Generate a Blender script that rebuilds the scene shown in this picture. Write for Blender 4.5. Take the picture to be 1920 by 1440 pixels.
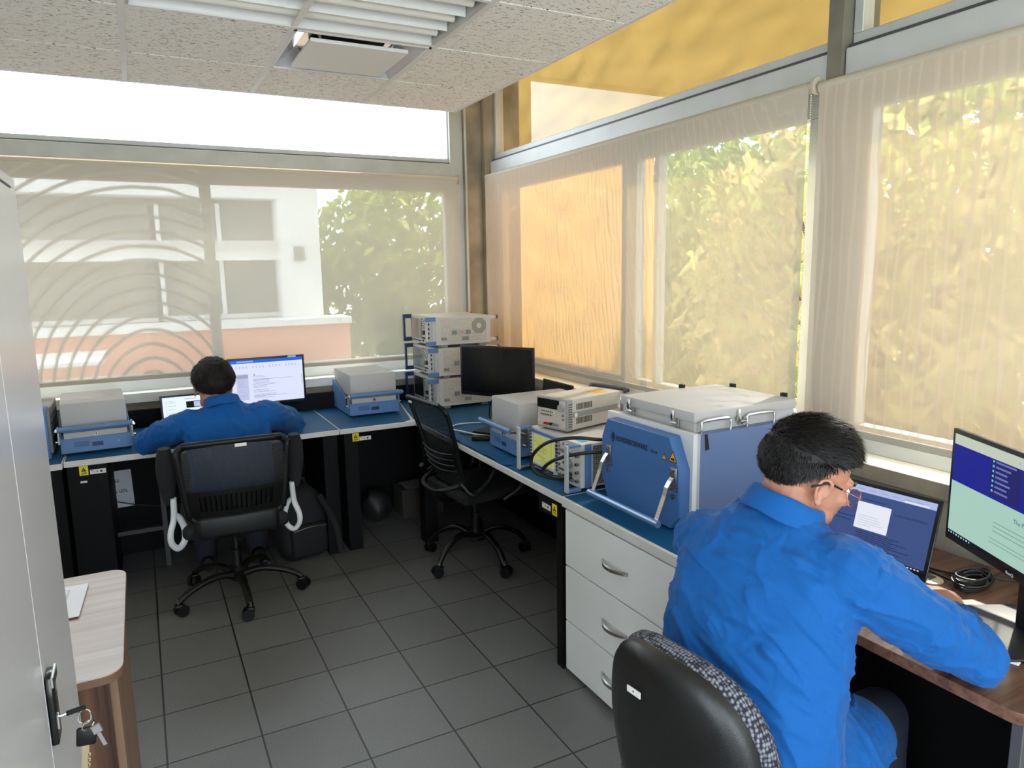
import bpy, bmesh, math, random
from mathutils import Vector, Matrix, Euler, noise
random.seed(7)
for o in list(bpy.data.objects): bpy.data.objects.remove(o)
S = bpy.context.scene
COL = S.collection
PI = math.pi

# ---------------------------------------------------------------- camera
yaw, pitch, roll = 0.47880768, 0.16030354, -0.01705894
cy_, sy_ = math.cos(yaw), math.sin(yaw)
fw = Vector((sy_*math.cos(pitch), cy_*math.cos(pitch), -math.sin(pitch)))
rt = Vector((cy_, -sy_, 0)); up = rt.cross(fw)
r2 = rt*math.cos(roll)+up*math.sin(roll); u2 = -rt*math.sin(roll)+up*math.cos(roll)
cam = bpy.data.cameras.new('camera'); camo = bpy.data.objects.new('camera', cam); COL.objects.link(camo)
cam.sensor_width = 36; cam.lens = 1335.97/1920*36; cam.clip_start = 0.02; cam.clip_end = 300
camo.matrix_world = Matrix(((r2.x, u2.x, -fw.x, 0), (r2.y, u2.y, -fw.y, 0), (r2.z, u2.z, -fw.z, 1.7), (0, 0, 0, 1)))
S.camera = camo

# ---------------------------------------------------------------- sky, sun, exposure
W = bpy.data.worlds.new('world'); S.world = W; W.use_nodes = True
W.node_tree.nodes['Background'].inputs[0].default_value = (0.78, 0.89, 1.0, 1)
W.node_tree.nodes['Background'].inputs[1].default_value = 5.0
sl = bpy.data.lights.new('sun', 'SUN'); sl.energy = 8; sl.angle = math.radians(1.0); sl.color = (1.0, 0.93, 0.80)
so = bpy.data.objects.new('sun', sl); COL.objects.link(so)
so.rotation_euler = Vector((0.78, 0.32, 0.62)).to_track_quat('Z', 'Y').to_euler()
S.view_settings.view_transform = 'Standard'; S.view_settings.look = 'None'
S.view_settings.exposure = 0.70; S.view_settings.gamma = 1.0
S.view_settings.use_curve_mapping = False

# ---------------------------------------------------------------- materials
def lin(c):
    return tuple(((v/255)/12.92 if v/255 <= 0.04045 else ((v/255+0.055)/1.055)**2.4) for v in c)
MATS = {}
def mat(name, rgb=None, rough=0.5, metal=0.0, bump=0.0, bscale=200.0, var=0.0, vscale=8.0, spec=0.5, emit=None, estr=1.0, coat=0.0):
    if name in MATS: return MATS[name]
    m = bpy.data.materials.new(name); m.use_nodes = True; MATS[name] = m
    nt = m.node_tree; p = nt.nodes['Principled BSDF']
    c = lin(rgb) if rgb else (0.5, 0.5, 0.5)
    p.inputs['Base Color'].default_value = (*c, 1)
    p.inputs['Roughness'].default_value = rough; p.inputs['Metallic'].default_value = metal
    p.inputs['Specular IOR Level'].default_value = spec
    p.inputs['Coat Weight'].default_value = coat
    if emit:
        p.inputs['Base Color'].default_value = (0.01, 0.01, 0.01, 1)
        p.inputs['Emission Color'].default_value = (*lin(emit), 1); p.inputs['Emission Strength'].default_value = estr
    tc = nt.nodes.new('ShaderNodeTexCoord')
    if var > 0:
        n = nt.nodes.new('ShaderNodeTexNoise'); n.inputs['Scale'].default_value = vscale; n.inputs['Detail'].default_value = 5
        nt.links.new(tc.outputs['Object'], n.inputs['Vector'])
        r = nt.nodes.new('ShaderNodeValToRGB')
        r.color_ramp.elements[0].color = (*[v*(1-var) for v in c], 1); r.color_ramp.elements[1].color = (*[min(1, v*(1+var)) for v in c], 1)
        r.color_ramp.elements[0].position = 0.3; r.color_ramp.elements[1].position = 0.7
        nt.links.new(n.outputs['Fac'], r.inputs['Fac']); nt.links.new(r.outputs['Color'], p.inputs['Base Color'])
    if bump > 0:
        n = nt.nodes.new('ShaderNodeTexNoise'); n.inputs['Scale'].default_value = bscale; n.inputs['Detail'].default_value = 3
        nt.links.new(tc.outputs['Object'], n.inputs['Vector'])
        b = nt.nodes.new('ShaderNodeBump'); b.inputs['Strength'].default_value = bump; b.inputs['Distance'].default_value = 0.002
        nt.links.new(n.outputs['Fac'], b.inputs['Height']); nt.links.new(b.outputs['Normal'], p.inputs['Normal'])
    return m
def nodes(m): return m.node_tree, m.node_tree.nodes['Principled BSDF']
def emi(rgb, s=1.0):
    return mat('screen_%d_%d_%d_%d' % (*rgb, int(s*100)), emit=rgb, estr=s*0.70, rough=0.4, spec=0.2)

def mk_wood(name, c0, c1, axis='X', scale=1.0, rough=0.35):
    m = mat(name, (120, 90, 70), rough); nt, p = nodes(m)
    tc = nt.nodes.new('ShaderNodeTexCoord'); mp = nt.nodes.new('ShaderNodeMapping')
    sc = {'X': (0.6, 14, 14), 'Y': (14, 0.6, 14), 'Z': (14, 14, 0.6)}[axis]
    mp.inputs['Scale'].default_value = [v*scale for v in sc]
    n = nt.nodes.new('ShaderNodeTexNoise'); n.inputs['Scale'].default_value = 1.6; n.inputs['Detail'].default_value = 8; n.inputs['Distortion'].default_value = 0.6
    n2 = nt.nodes.new('ShaderNodeTexNoise'); n2.inputs['Scale'].default_value = 9; n2.inputs['Detail'].default_value = 4
    mx = nt.nodes.new('ShaderNodeMath'); mx.operation = 'MULTIPLY_ADD'; mx.inputs[1].default_value = 0.3
    r = nt.nodes.new('ShaderNodeValToRGB'); e = r.color_ramp.elements
    e[0].position = 0.45; e[0].color = (*lin(c0), 1); e[1].position = 0.85; e[1].color = (*lin(c1), 1)
    L = nt.links.new
    L(tc.outputs['Object'], mp.inputs['Vector']); L(mp.outputs['Vector'], n.inputs['Vector']); L(mp.outputs['Vector'], n2.inputs['Vector'])
    L(n2.outputs['Fac'], mx.inputs[0]); L(n.outputs['Fac'], mx.inputs[2]); L(mx.outputs[0], r.inputs['Fac']); L(r.outputs['Color'], p.inputs['Base Color'])
    return m

WHITE = mat('white_laminate', (228, 228, 226), 0.45, var=0.03, vscale=3)
CABW = mat('white_painted_steel', (216, 216, 220), 0.2, spec=0.5, bump=0.05, bscale=60)
BLACKM = mat('black_metal', (7, 7, 8), 0.6, spec=0.2, bump=0.1, bscale=300)
BLACKP = mat('black_plastic', (14, 14, 15), 0.45, spec=0.35, bump=0.15, bscale=400)
BLACKG = mat('black_gloss', (12, 12, 13), 0.12)
DARKSCR = mat('dark_screen', (13, 13, 15), 0.25, spec=0.4)
BLUEMAT = mat('blue_esd_mat', (12, 80, 124), 0.5, spec=0.2, bump=0.2, bscale=40, var=0.12, vscale=3)
BEIGE = mat('light_grey_enamel', (184, 181, 179), 0.5, bump=0.1, bscale=350)
LGREY = mat('instrument_grey', (205, 202, 196), 0.45, bump=0.05, bscale=300)
MGREY = mat('mid_grey_plastic', (140, 138, 136), 0.5)
DGREY = mat('dark_grey_plastic', (70, 71, 74), 0.5)
RSBLUE = mat('instrument_blue', (88, 126, 176), 0.42, bump=0.05, bscale=300)
DOORBLUE = mat('enclosure_blue', (62, 106, 164), 0.45, bump=0.08, bscale=300)
NAVY = mat('navy_plastic', (36, 52, 92), 0.4)
CHROME = mat('chrome', (220, 220, 222), 0.14, 1.0)
STEEL = mat('brushed_steel', (175, 172, 168), 0.3, 1.0)
ALU = mat('aluminium_frame', (192, 194, 192), 0.45, 0.2, bump=0.05, bscale=30, var=0.06, vscale=5)
GREYFR = mat('grey_painted_frame', (184, 185, 178), 0.5, var=0.1, vscale=6)
SILL = mat('sill_white', (226, 226, 220), 0.4, var=0.05, vscale=6)
CONC = mat('concrete', (150, 138, 118), 0.85, bump=0.6, bscale=25, var=0.28, vscale=5)
CONCG = mat('concrete_plaster', (150, 142, 126), 0.8, bump=0.3, bscale=40, var=0.15, vscale=5)
WALLW = mat('wall_paint', (222, 220, 212), 0.8, bump=0.1, bscale=80)
MESHB = mat('mesh_black', (14, 14, 15), 0.6)
RED = mat('red_plastic', (190, 30, 30), 0.4)
YEL = mat('yellow_label', (238, 218, 20), 0.5)
PAPER = mat('paper', (236, 236, 240), 0.6)
LABEL = mat('label_white', (225, 222, 215), 0.5)
INK = mat('ink_black', (14, 14, 16), 0.6)
ORANGE = mat('warning_orange', (235, 165, 30), 0.5)
SKIN = mat('skin', (176, 120, 96), 0.5, var=0.10, vscale=25, bump=0.1, bscale=250)
SKIN.node_tree.nodes['Principled BSDF'].inputs['Subsurface Weight'].default_value = 0.1
SKIN.node_tree.nodes['Principled BSDF'].inputs['Subsurface Radius'].default_value = (0.01, 0.004, 0.002)
SKIN2 = mat('skin_shaved', (150, 104, 84), 0.6, var=0.15, vscale=60)
HAIR = mat('hair_black', (13, 10, 9), 0.5, spec=0.3)
HAIR2 = mat('hair_dark_brown', (26, 21, 18), 0.6, spec=0.25)
COPPER = mat('copper_metal', (214, 150, 130), 0.25, 0.9)
TROUS = mat('dark_trousers', (24, 28, 42), 0.8, bump=0.3, bscale=300)
CABLE = mat('cable_black', (14, 14, 15), 0.45)
CABLEW = mat('cable_white', (225, 225, 220), 0.45)
WHITEP = mat('white_plastic', (222, 222, 222), 0.35)
BROWNP = mat('walnut_edge', (122, 92, 72), 0.4)
WOODT = mk_wood('walnut_top', (124, 88, 68), (74, 48, 36), 'X', 1.0, 0.22)
WOODL = mk_wood('pale_walnut_top', (204, 192, 188), (184, 170, 164), 'X', 1.0, 0.2)
WOODV = mk_wood('walnut_vertical', (136, 100, 78), (66, 44, 34), 'Z', 1.0, 0.4)
WOODS = mk_wood('walnut_side', (150, 120, 96), (112, 86, 66), 'Z', 1.0, 0.4)

def mk_cloth():
    m = mat('blue_cotton', (10, 82, 150), 0.8, spec=0.25); nt, p = nodes(m); L = nt.links.new
    p.inputs['Sheen Weight'].default_value = 0.08; p.inputs['Sheen Roughness'].default_value = 0.4
    tc = nt.nodes.new('ShaderNodeTexCoord')
    n = nt.nodes.new('ShaderNodeTexNoise'); n.inputs['Scale'].default_value = 16; n.inputs['Detail'].default_value = 5; n.inputs['Distortion'].default_value = 1.4
    n2 = nt.nodes.new('ShaderNodeTexNoise'); n2.inputs['Scale'].default_value = 900
    a = nt.nodes.new('ShaderNodeMath'); a.operation = 'MULTIPLY_ADD'; a.inputs[1].default_value = 0.05
    L(tc.outputs['Object'], n.inputs['Vector']); L(tc.outputs['Object'], n2.inputs['Vector'])
    L(n2.outputs['Fac'], a.inputs[0]); L(n.outputs['Fac'], a.inputs[2])
    b = nt.nodes.new('ShaderNodeBump'); b.inputs['Strength'].default_value = 0.35; b.inputs['Distance'].default_value = 0.012
    L(a.outputs[0], b.inputs['Height']); L(b.outputs['Normal'], p.inputs['Normal'])
    return m
CLOTH = mk_cloth()

def mk_floor():
    m = mat('floor_tiles', (100, 100, 98), 0.42); nt, p = nodes(m); L = nt.links.new
    tc = nt.nodes.new('ShaderNodeTexCoord'); mp = nt.nodes.new('ShaderNodeMapping')
    mp.inputs['Location'].default_value = (0.0525, -0.0225, 0)
    L(tc.outputs['Object'], mp.inputs['Vector'])
    br = nt.nodes.new('ShaderNodeTexBrick'); br.offset = 0; br.squash = 1
    br.inputs['Scale'].default_value = 1; br.inputs['Brick Width'].default_value = 0.3196; br.inputs['Row Height'].default_value = 0.3196
    br.inputs['Mortar Size'].default_value = 0.0036; br.inputs['Mortar Smooth'].default_value = 0.1; br.inputs['Bias'].default_value = 0
    br.inputs['Color1'].default_value = (*lin((112, 112, 110)), 1); br.inputs['Color2'].default_value = (*lin((104, 104, 102)), 1)
    br.inputs['Mortar'].default_value = (*lin((36, 34, 32)), 1)
    L(mp.outputs['Vector'], br.inputs['Vector'])
    n = nt.nodes.new('ShaderNodeTexNoise'); n.inputs['Scale'].default_value = 260; n.inputs['Detail'].default_value = 2
    n2 = nt.nodes.new('ShaderNodeTexNoise'); n2.inputs['Scale'].default_value = 2.5; n2.inputs['Detail'].default_value = 4
    L(tc.outputs['Object'], n.inputs['Vector']); L(tc.outputs['Object'], n2.inputs['Vector'])
    r = nt.nodes.new('ShaderNodeMapRange'); r.inputs['From Min'].default_value = 0.3; r.inputs['From Max'].default_value = 0.7; r.inputs['To Min'].default_value = 0.72; r.inputs['To Max'].default_value = 1.25
    L(n.outputs['Fac'], r.inputs['Value'])
    r2_ = nt.nodes.new('ShaderNodeMapRange'); r2_.inputs['To Min'].default_value = 0.85; r2_.inputs['To Max'].default_value = 1.15
    L(n2.outputs['Fac'], r2_.inputs['Value'])
    mu = nt.nodes.new('ShaderNodeMath'); mu.operation = 'MULTIPLY'; L(r.outputs[0], mu.inputs[0]); L(r2_.outputs[0], mu.inputs[1])
    vm = nt.nodes.new('ShaderNodeVectorMath'); vm.operation = 'SCALE'; L(br.outputs['Color'], vm.inputs[0]); L(mu.outputs[0], vm.inputs['Scale'])
    L(vm.outputs['Vector'], p.inputs['Base Color'])
    inv = nt.nodes.new('ShaderNodeMath'); inv.operation = 'SUBTRACT'; inv.inputs[0].default_value = 1; L(br.outputs['Fac'], inv.inputs[1])
    b = nt.nodes.new('ShaderNodeBump'); b.inputs['Strength'].default_value = 0.2; b.inputs['Distance'].default_value = 0.002
    L(inv.outputs[0], b.inputs['Height']); L(b.outputs['Normal'], p.inputs['Normal'])
    return m
FLOORM = mk_floor()

def mk_ceil():
    m = mat('acoustic_tile', (245, 242, 236), 0.9); nt, p = nodes(m); L = nt.links.new
    tc = nt.nodes.new('ShaderNodeTexCoord'); mp = nt.nodes.new('ShaderNodeMapping'); mp.inputs['Scale'].default_value = (26, 95, 1)
    L(tc.outputs['Object'], mp.inputs['Vector'])
    n = nt.nodes.new('ShaderNodeTexNoise'); n.inputs['Scale'].default_value = 1.5; n.inputs['Detail'].default_value = 2; n.inputs['Distortion'].default_value = 1.2
    L(mp.outputs['Vector'], n.inputs['Vector'])
    r = nt.nodes.new('ShaderNodeValToRGB'); e = r.color_ramp.elements
    e[0].position = 0.61; e[0].color = (*lin((246, 243, 238)), 1); e[1].position = 0.65; e[1].color = (*lin((110, 102, 94)), 1)
    L(n.outputs['Fac'], r.inputs['Fac']); L(r.outputs['Color'], p.inputs['Base Color'])
    b = nt.nodes.new('ShaderNodeBump'); b.inputs['Strength'].default_value = 0.5; b.inputs['Distance'].default_value = 0.002; b.invert = True
    L(n.outputs['Fac'], b.inputs['Height']); L(b.outputs['Normal'], p.inputs['Normal'])
    return m
CEILM = mk_ceil()

def mk_glass():
    m = bpy.data.materials.new('window_glass'); m.use_nodes = True; nt = m.node_tree; nt.nodes.clear(); L = nt.links.new
    o = nt.nodes.new('ShaderNodeOutputMaterial'); t = nt.nodes.new('ShaderNodeBsdfTransparent'); t.inputs[0].default_value = (0.95, 0.97, 0.96, 1)
    g = nt.nodes.new('ShaderNodeBsdfGlossy'); g.inputs['Roughness'].default_value = 0.01
    f = nt.nodes.new('ShaderNodeFresnel'); ge = nt.nodes.new('ShaderNodeNewGeometry'); mr = nt.nodes.new('ShaderNodeMapRange')
    mr.inputs['To Min'].default_value = 1.5; mr.inputs['To Max'].default_value = 1/1.5; L(ge.outputs['Backfacing'], mr.inputs['Value']); L(mr.outputs[0], f.inputs['IOR'])
    x = nt.nodes.new('ShaderNodeMixShader')
    L(f.outputs[0], x.inputs[0]); L(t.outputs[0], x.inputs[1]); L(g.outputs[0], x.inputs[2]); L(x.outputs[0], o.inputs[0])
    return m
GLASS = mk_glass()

def mk_sheer(name, col, tcol, open_, wave=None, glow=0.5):
    """roller blind screen fabric: open weave (transparent) over a diffusing thread (diffuse + translucent)"""
    m = bpy.data.materials.new(name); m.use_nodes = True; nt = m.node_tree; nt.nodes.clear(); L = nt.links.new
    o = nt.nodes.new('ShaderNodeOutputMaterial'); t = nt.nodes.new('ShaderNodeBsdfTransparent')
    d = nt.nodes.new('ShaderNodeBsdfDiffuse'); d.inputs[0].default_value = (*lin(col), 1)
    tr = nt.nodes.new('ShaderNodeBsdfTranslucent'); tr.inputs[0].default_value = (*lin(tcol), 1)
    mx = nt.nodes.new('ShaderNodeMixShader'); mx.inputs[0].default_value = glow
    L(d.outputs[0], mx.inputs[1]); L(tr.outputs[0], mx.inputs[2])
    x = nt.nodes.new('ShaderNodeMixShader')
    L(mx.outputs[0], x.inputs[1]); L(t.outputs[0], x.inputs[2])
    tc = nt.nodes.new('ShaderNodeTexCoord')
    val = None
    if wave:
        mp = nt.nodes.new('ShaderNodeMapping'); mp.inputs['Location'].default_value = wave['loc']; mp.inputs['Scale'].default_value = wave['scale']
        L(tc.outputs['Object'], mp.inputs['Vector'])
        w = nt.nodes.new('ShaderNodeTexWave'); w.wave_type = wave['type']
        if wave['type'] == 'RINGS': w.rings_direction = 'SPHERICAL'
        else: w.bands_direction = 'X'
        w.inputs['Scale'].default_value = wave['ws']; w.inputs['Distortion'].default_value = wave['dist']; w.inputs['Detail'].default_value = 1.5; w.inputs['Detail Scale'].default_value = wave.get('ds', 0.8)
        L(mp.outputs['Vector'], w.inputs['Vector'])
        r = nt.nodes.new('ShaderNodeMapRange'); r.inputs['From Min'].default_value = 0.0; r.inputs['From Max'].default_value = wave.get('edge', 0.35)
        r.inputs['To Min'].default_value = open_*wave.get('lo', 0.6); r.inputs['To Max'].default_value = open_
        L(w.outputs['Fac'], r.inputs['Value']); val = r.outputs[0]
        if 'xmax' in wave:
            sx = nt.nodes.new('ShaderNodeSeparateXYZ'); L(tc.outputs['Object'], sx.inputs[0]); g_ = nt.nodes.new('ShaderNodeMapRange'); g_.inputs['From Min'].default_value = wave['xmax']; g_.inputs['From Max'].default_value = wave['xmax']+0.03
            L(sx.outputs['X'], g_.inputs['Value']); L(val, g_.inputs['To Min']); g_.inputs['To Max'].default_value = open_; val = g_.outputs[0]
    n = nt.nodes.new('ShaderNodeTexNoise'); n.inputs['Scale'].default_value = 90; n.inputs['Detail'].default_value = 2
    mp2 = nt.nodes.new('ShaderNodeMapping'); mp2.inputs['Scale'].default_value = (1, 1, 6); L(tc.outputs['Object'], mp2.inputs['Vector']); L(mp2.outputs['Vector'], n.inputs['Vector'])
    q = nt.nodes.new('ShaderNodeMapRange'); q.inputs['From Min'].default_value = 0.3; q.inputs['From Max'].default_value = 0.7; q.inputs['To Min'].default_value = 0.85; q.inputs['To Max'].default_value = 1.15
    L(n.outputs['Fac'], q.inputs['Value'])
    mu = nt.nodes.new('ShaderNodeMath'); mu.operation = 'MULTIPLY'; L(q.outputs[0], mu.inputs[0])
    if val: L(val, mu.inputs[1])
    else: mu.inputs[1].default_value = open_
    L(mu.outputs[0], x.inputs[0]); L(x.outputs[0], o.inputs[0])
    return m

def mk_leaf(name, c, t):
    m = bpy.data.materials.new(name); m.use_nodes = True; nt = m.node_tree; nt.nodes.clear(); L = nt.links.new
    o = nt.nodes.new('ShaderNodeOutputMaterial'); d = nt.nodes.new('ShaderNodeBsdfDiffuse'); tr = nt.nodes.new('ShaderNodeBsdfTranslucent')
    d.inputs[0].default_value = (*lin(c), 1); tr.inputs[0].default_value = (*lin(t), 1)
    x = nt.nodes.new('ShaderNodeMixShader'); x.inputs[0].default_value = 0.55
    L(d.outputs[0], x.inputs[1]); L(tr.outputs[0], x.inputs[2]); L(x.outputs[0], o.inputs[0]); return m

# ---------------------------------------------------------------- mesh builder
class MB:
    def __init__(s): s.v = []; s.f = []; s.m = []; s.mats = []
    def mi(s, m):
        if m not in s.mats: s.mats.append(m)
        return s.mats.index(m)
    def add(s, vs, fs, m):
        b = len(s.v); s.v += [tuple(v) for v in vs]; k = s.mi(m)
        for f in fs: s.f.append([i+b for i in f]); s.m.append(k)
        return s
    def box(s, x0, x1, y0, y1, z0, z1, m, M=None):
        vs = [Vector((x, y, z)) for z in (z0, z1) for x, y in ((x0, y0), (x1, y0), (x1, y1), (x0, y1))]
        if M: vs = [M @ v for v in vs]
        return s.add(vs, [(0, 3, 2, 1), (4, 5, 6, 7), (0, 1, 5, 4), (1, 2, 6, 5), (2, 3, 7, 6), (3, 0, 4, 7)], m)
    def bbox(s, x0, x1, y0, y1, z0, z1, m, r=0.004, seg=2, M=None):
        """box with rounded vertical+horizontal edges"""
        bm = bmesh.new(); bmesh.ops.create_cube(bm, size=1)
        for v in bm.verts: v.co = Vector(((x0+x1)/2+v.co.x*(x1-x0), (y0+y1)/2+v.co.y*(y1-y0), (z0+z1)/2+v.co.z*(z1-z0)))
        bmesh.ops.bevel(bm, geom=bm.edges[:], offset=r, segments=seg, affect='EDGES', profile=0.5)
        bm.verts.index_update(); vs = [v.co.copy() for v in bm.verts]; fs = [[v.index for v in f.verts] for f in bm.faces]; bm.free()
        if M: vs = [M @ v for v in vs]
        return s.add(vs, fs, m)
    def cyl(s, p0, p1, r0, m, r1=None, n=16, cap=True):
        p0, p1 = Vector(p0), Vector(p1); r1 = r0 if r1 is None else r1
        q = (p1-p0).to_track_quat('Z', 'Y'); vs = []
        for p, r in ((p0, r0), (p1, r1)):
            for i in range(n):
                a = 2*PI*i/n; vs.append(p+q @ Vector((r*math.cos(a), r*math.sin(a), 0)))
        fs = [(i, (i+1) % n, n+(i+1) % n, n+i) for i in range(n)]
        if cap: fs += [tuple(range(n-1, -1, -1)), tuple(range(n, 2*n))]
        return s.add(vs, fs, m)
    def tube(s, pts, r, m, n=8, smooth=4, rr=None, cap=True, flat=1.0):
        pts = [Vector(p) for p in pts]
        if smooth and len(pts) > 2:
            q = []
            P = [pts[0]*2-pts[1]]+pts+[pts[-1]*2-pts[-2]]
            for i in range(1, len(P)-2):
                for k in range(smooth):
                    t = k/smooth; a, b, c, d = P[i-1], P[i], P[i+1], P[i+2]
                    q.append(0.5*((2*b)+(c-a)*t+(2*a-5*b+4*c-d)*t*t+(3*b-a-3*c+d)*t**3))
            q.append(pts[-1]); pts = q
        N = len(pts); vs = []; prev = None
        for i, p in enumerate(pts):
            d = (pts[min(i+1, N-1)]-pts[max(i-1, 0)])
            if d.length < 1e-9: d = Vector((0, 0, 1))
            d.normalize()
            if prev is None:
                u = d.orthogonal().normalized()
                if flat != 1.0: u = (Vector((0, 0, 1))-d*d.z).normalized() if abs(d.z) < 0.95 else u
            else: u = (prev-d*prev.dot(d)).normalized()
            prev = u; w = d.cross(u); R = (rr[int(i*(len(rr)-1)/(N-1)+0.5)] if rr else 1)*r
            for k in range(n):
                a = 2*PI*k/n; vs.append(p+u*R*math.cos(a)*flat+w*R*math.sin(a))
        fs = [(i*n+k, i*n+(k+1) % n, (i+1)*n+(k+1) % n, (i+1)*n+k) for i in range(N-1) for k in range(n)]
        if cap: fs += [tuple(range(n-1, -1, -1)), tuple(range((N-1)*n, N*n))]
        return s.add(vs, fs, m)
    def prism(s, pts, vec, m, M=None):
        pts = [Vector(p) for p in pts]; vec = Vector(vec); n = len(pts)
        vs = pts+[p+vec for p in pts]
        if M: vs = [M @ v for v in vs]
        fs = [tuple(range(n-1, -1, -1)), tuple(range(n, 2*n))]+[(i, (i+1) % n, n+(i+1) % n, n+i) for i in range(n)]
        return s.add(vs, fs, m)
    def quad(s, a, b, c, d, m): return s.add([a, b, c, d], [(0, 1, 2, 3)], m)
    def ell(s, c, r, m, n=16, k=10, M=None):
        vs = [Vector((0, 0, -1))]; fs = []
        for j in range(1, k):
            t = -PI/2+PI*j/k
            for i in range(n): a = 2*PI*i/n; vs.append(Vector((math.cos(t)*math.cos(a), math.cos(t)*math.sin(a), math.sin(t))))
        vs.append(Vector((0, 0, 1)))
        for i in range(n): fs.append((0, 1+(i+1) % n, 1+i))
        for j in range(k-2):
            for i in range(n): fs.append((1+j*n+i, 1+j*n+(i+1) % n, 1+(j+1)*n+(i+1) % n, 1+(j+1)*n+i))
        t = len(vs)-1
        for i in range(n): fs.append((t, 1+(k-2)*n+i, 1+(k-2)*n+(i+1) % n))
        c = Vector(c); vs = [Vector((v.x*r[0], v.y*r[1], v.z*r[2])) for v in vs]
        if M: vs = [M @ v for v in vs]
        return s.add([v+c for v in vs], fs, m)
    def text(s, body, size, M, m, sx=1.0, align='LEFT', bold=0.0, depth=0.0, width=None):
        c = bpy.data.curves.new('t', 'FONT'); c.body = body; c.size = size; c.align_x = align; c.offset = bold; c.resolution_u = 3; c.extrude = depth
        o = bpy.data.objects.new('t', c); me = bpy.data.meshes.new_from_object(o)
        if width: sx = width/max(v.co.x for v in me.vertices)
        vs = [M @ Vector((v.co.x*sx, v.co.y, v.co.z)) for v in me.vertices]; fs = [tuple(p.vertices) for p in me.polygons]
        s.add(vs, fs, m); bpy.data.objects.remove(o); bpy.data.curves.remove(c); bpy.data.meshes.remove(me); return s
    def loft(s, rings, m, cap=True):
        n = len(rings[0]); vs = [v for r in rings for v in r]
        fs = [(i*n+k, i*n+(k+1) % n, (i+1)*n+(k+1) % n, (i+1)*n+k) for i in range(len(rings)-1) for k in range(n)]
        if cap: fs += [tuple(range(n-1, -1, -1)), tuple(range((len(rings)-1)*n, len(rings)*n))]
        return s.add(vs, fs, m)
    def build(s, name, parent=None, smooth=False, bevel=0.0, seg=2, angle=35):
        me = bpy.data.meshes.new(name); me.from_pydata(s.v, [], s.f)
        for m in s.mats: me.materials.append(m)
        me.polygons.foreach_set('material_index', s.m); me.update()
        bm = bmesh.new(); bm.from_mesh(me); bmesh.ops.recalc_face_normals(bm, faces=bm.faces[:]); bm.to_mesh(me); bm.free()
        o = bpy.data.objects.new(name, me); COL.objects.link(o)
        if parent: o.parent = parent
        if bevel:
            b = o.modifiers.new('b', 'BEVEL'); b.width = bevel; b.segments = seg; b.limit_method = 'ANGLE'; b.angle_limit = math.radians(40); b.use_clamp_overlap = True
        if smooth or bevel:
            me.polygons.foreach_set('use_smooth', [True]*len(me.polygons))
            try: me.set_sharp_from_angle(angle=math.radians(angle))
            except Exception: pass
        return o
def tag(o, label=None, cat=None, group=None, kind=None):
    if label: o['label'] = label
    if cat: o['category'] = cat
    if group: o['group'] = group
    if kind: o['kind'] = kind
    return o
def thing(name, label, cat, loc=(0, 0, 0), rz=0, group=None):
    o = bpy.data.objects.new(name, None); COL.objects.link(o); o.empty_display_size = 0.1
    o.location = loc; o.rotation_euler = (0, 0, rz); return tag(o, label, cat, group)
def struct(o): return tag(o, kind='structure')
def copy_tree(o, parent=None):
    c = o.copy(); COL.objects.link(c); c.parent = parent
    for ch in list(o.children): copy_tree(ch, c)
    return c
def RX(a): return Matrix.Rotation(a, 4, 'X')
def RY(a): return Matrix.Rotation(a, 4, 'Y')
def RZ(a): return Matrix.Rotation(a, 4, 'Z')
def T(*a): return Matrix.Translation(a)
def rrect(w, h, r, n=5, cx=0, cy=0):
    p = []
    for sx, sy, a0 in ((1, 1, 0), (-1, 1, PI/2), (-1, -1, PI), (1, -1, 1.5*PI)):
        for k in range(n+1):
            a = a0+PI/2*k/n; p.append((cx+sx*(w/2-r)+r*math.cos(a), cy+sy*(h/2-r)+r*math.sin(a)))
    return p
# ================================================================ THE ROOM
GX, GY = 2.44, 5.02                     # glass planes of the two window walls
m = MB(); m.box(-1.6, 2.31, -2.5, 4.92, -0.1, 0, FLOORM); struct(m.build('floor'))
# walls under the windows
m = MB(); m.box(-1.75, 2.60, 4.92, 5.12, 0, 0.965, CONCG); struct(m.build('wall_back'))
m = MB(); m.box(2.31, 2.60, -2.5, 4.92, 0, 0.965, CONCG); struct(m.build('wall_right'))
m = MB(); m.box(-1.75, -1.6, 0.35, 4.92, 0, 3.15, WALLW); m.box(-1.75, -1.6, -2.5, -2.3, 0, 3.15, WALLW); m.box(-1.75, -1.6, -2.3, 0.35, 2.6, 3.15, WALLW); m.box(-1.75, -1.6, -2.3, 0.35, 0, 0.08, WALLW); struct(m.build('wall_left'))
m = MB()
m.box(-1.75, -1.1, -2.65, -2.5, 0, 3.15, WALLW); m.box(1.9, 2.6, -2.65, -2.5, 0, 3.15, WALLW)
m.box(-1.1, 1.9, -2.65, -2.5, 2.6, 3.15, WALLW); m.box(-1.1, 1.9, -2.65, -2.5, 0, 0.08, WALLW); struct(m.build('wall_rear'))
# sills
m = MB(); m.box(-1.6, 2.30, 4.895, 5.06, 0.965, 0.985, SILL); m.box(-1.6, 2.3, 4.885, 4.897, 0.925, 0.985, SILL); struct(m.build('trim_1', bevel=0.003))
m = MB(); m.box(2.285, 2.50, -2.5, 4.90, 0.965, 0.985, SILL); m.box(2.27, 2.287, -2.5, 4.9, 0.93, 0.985, CONC); struct(m.build('trim_2', bevel=0.003))
# structural slab above the hung ceiling
m = MB(); m.box(-1.75, 2.6, -2.65, 5.15, 3.15, 3.35, WALLW); struct(m.build('wall_top'))
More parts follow.
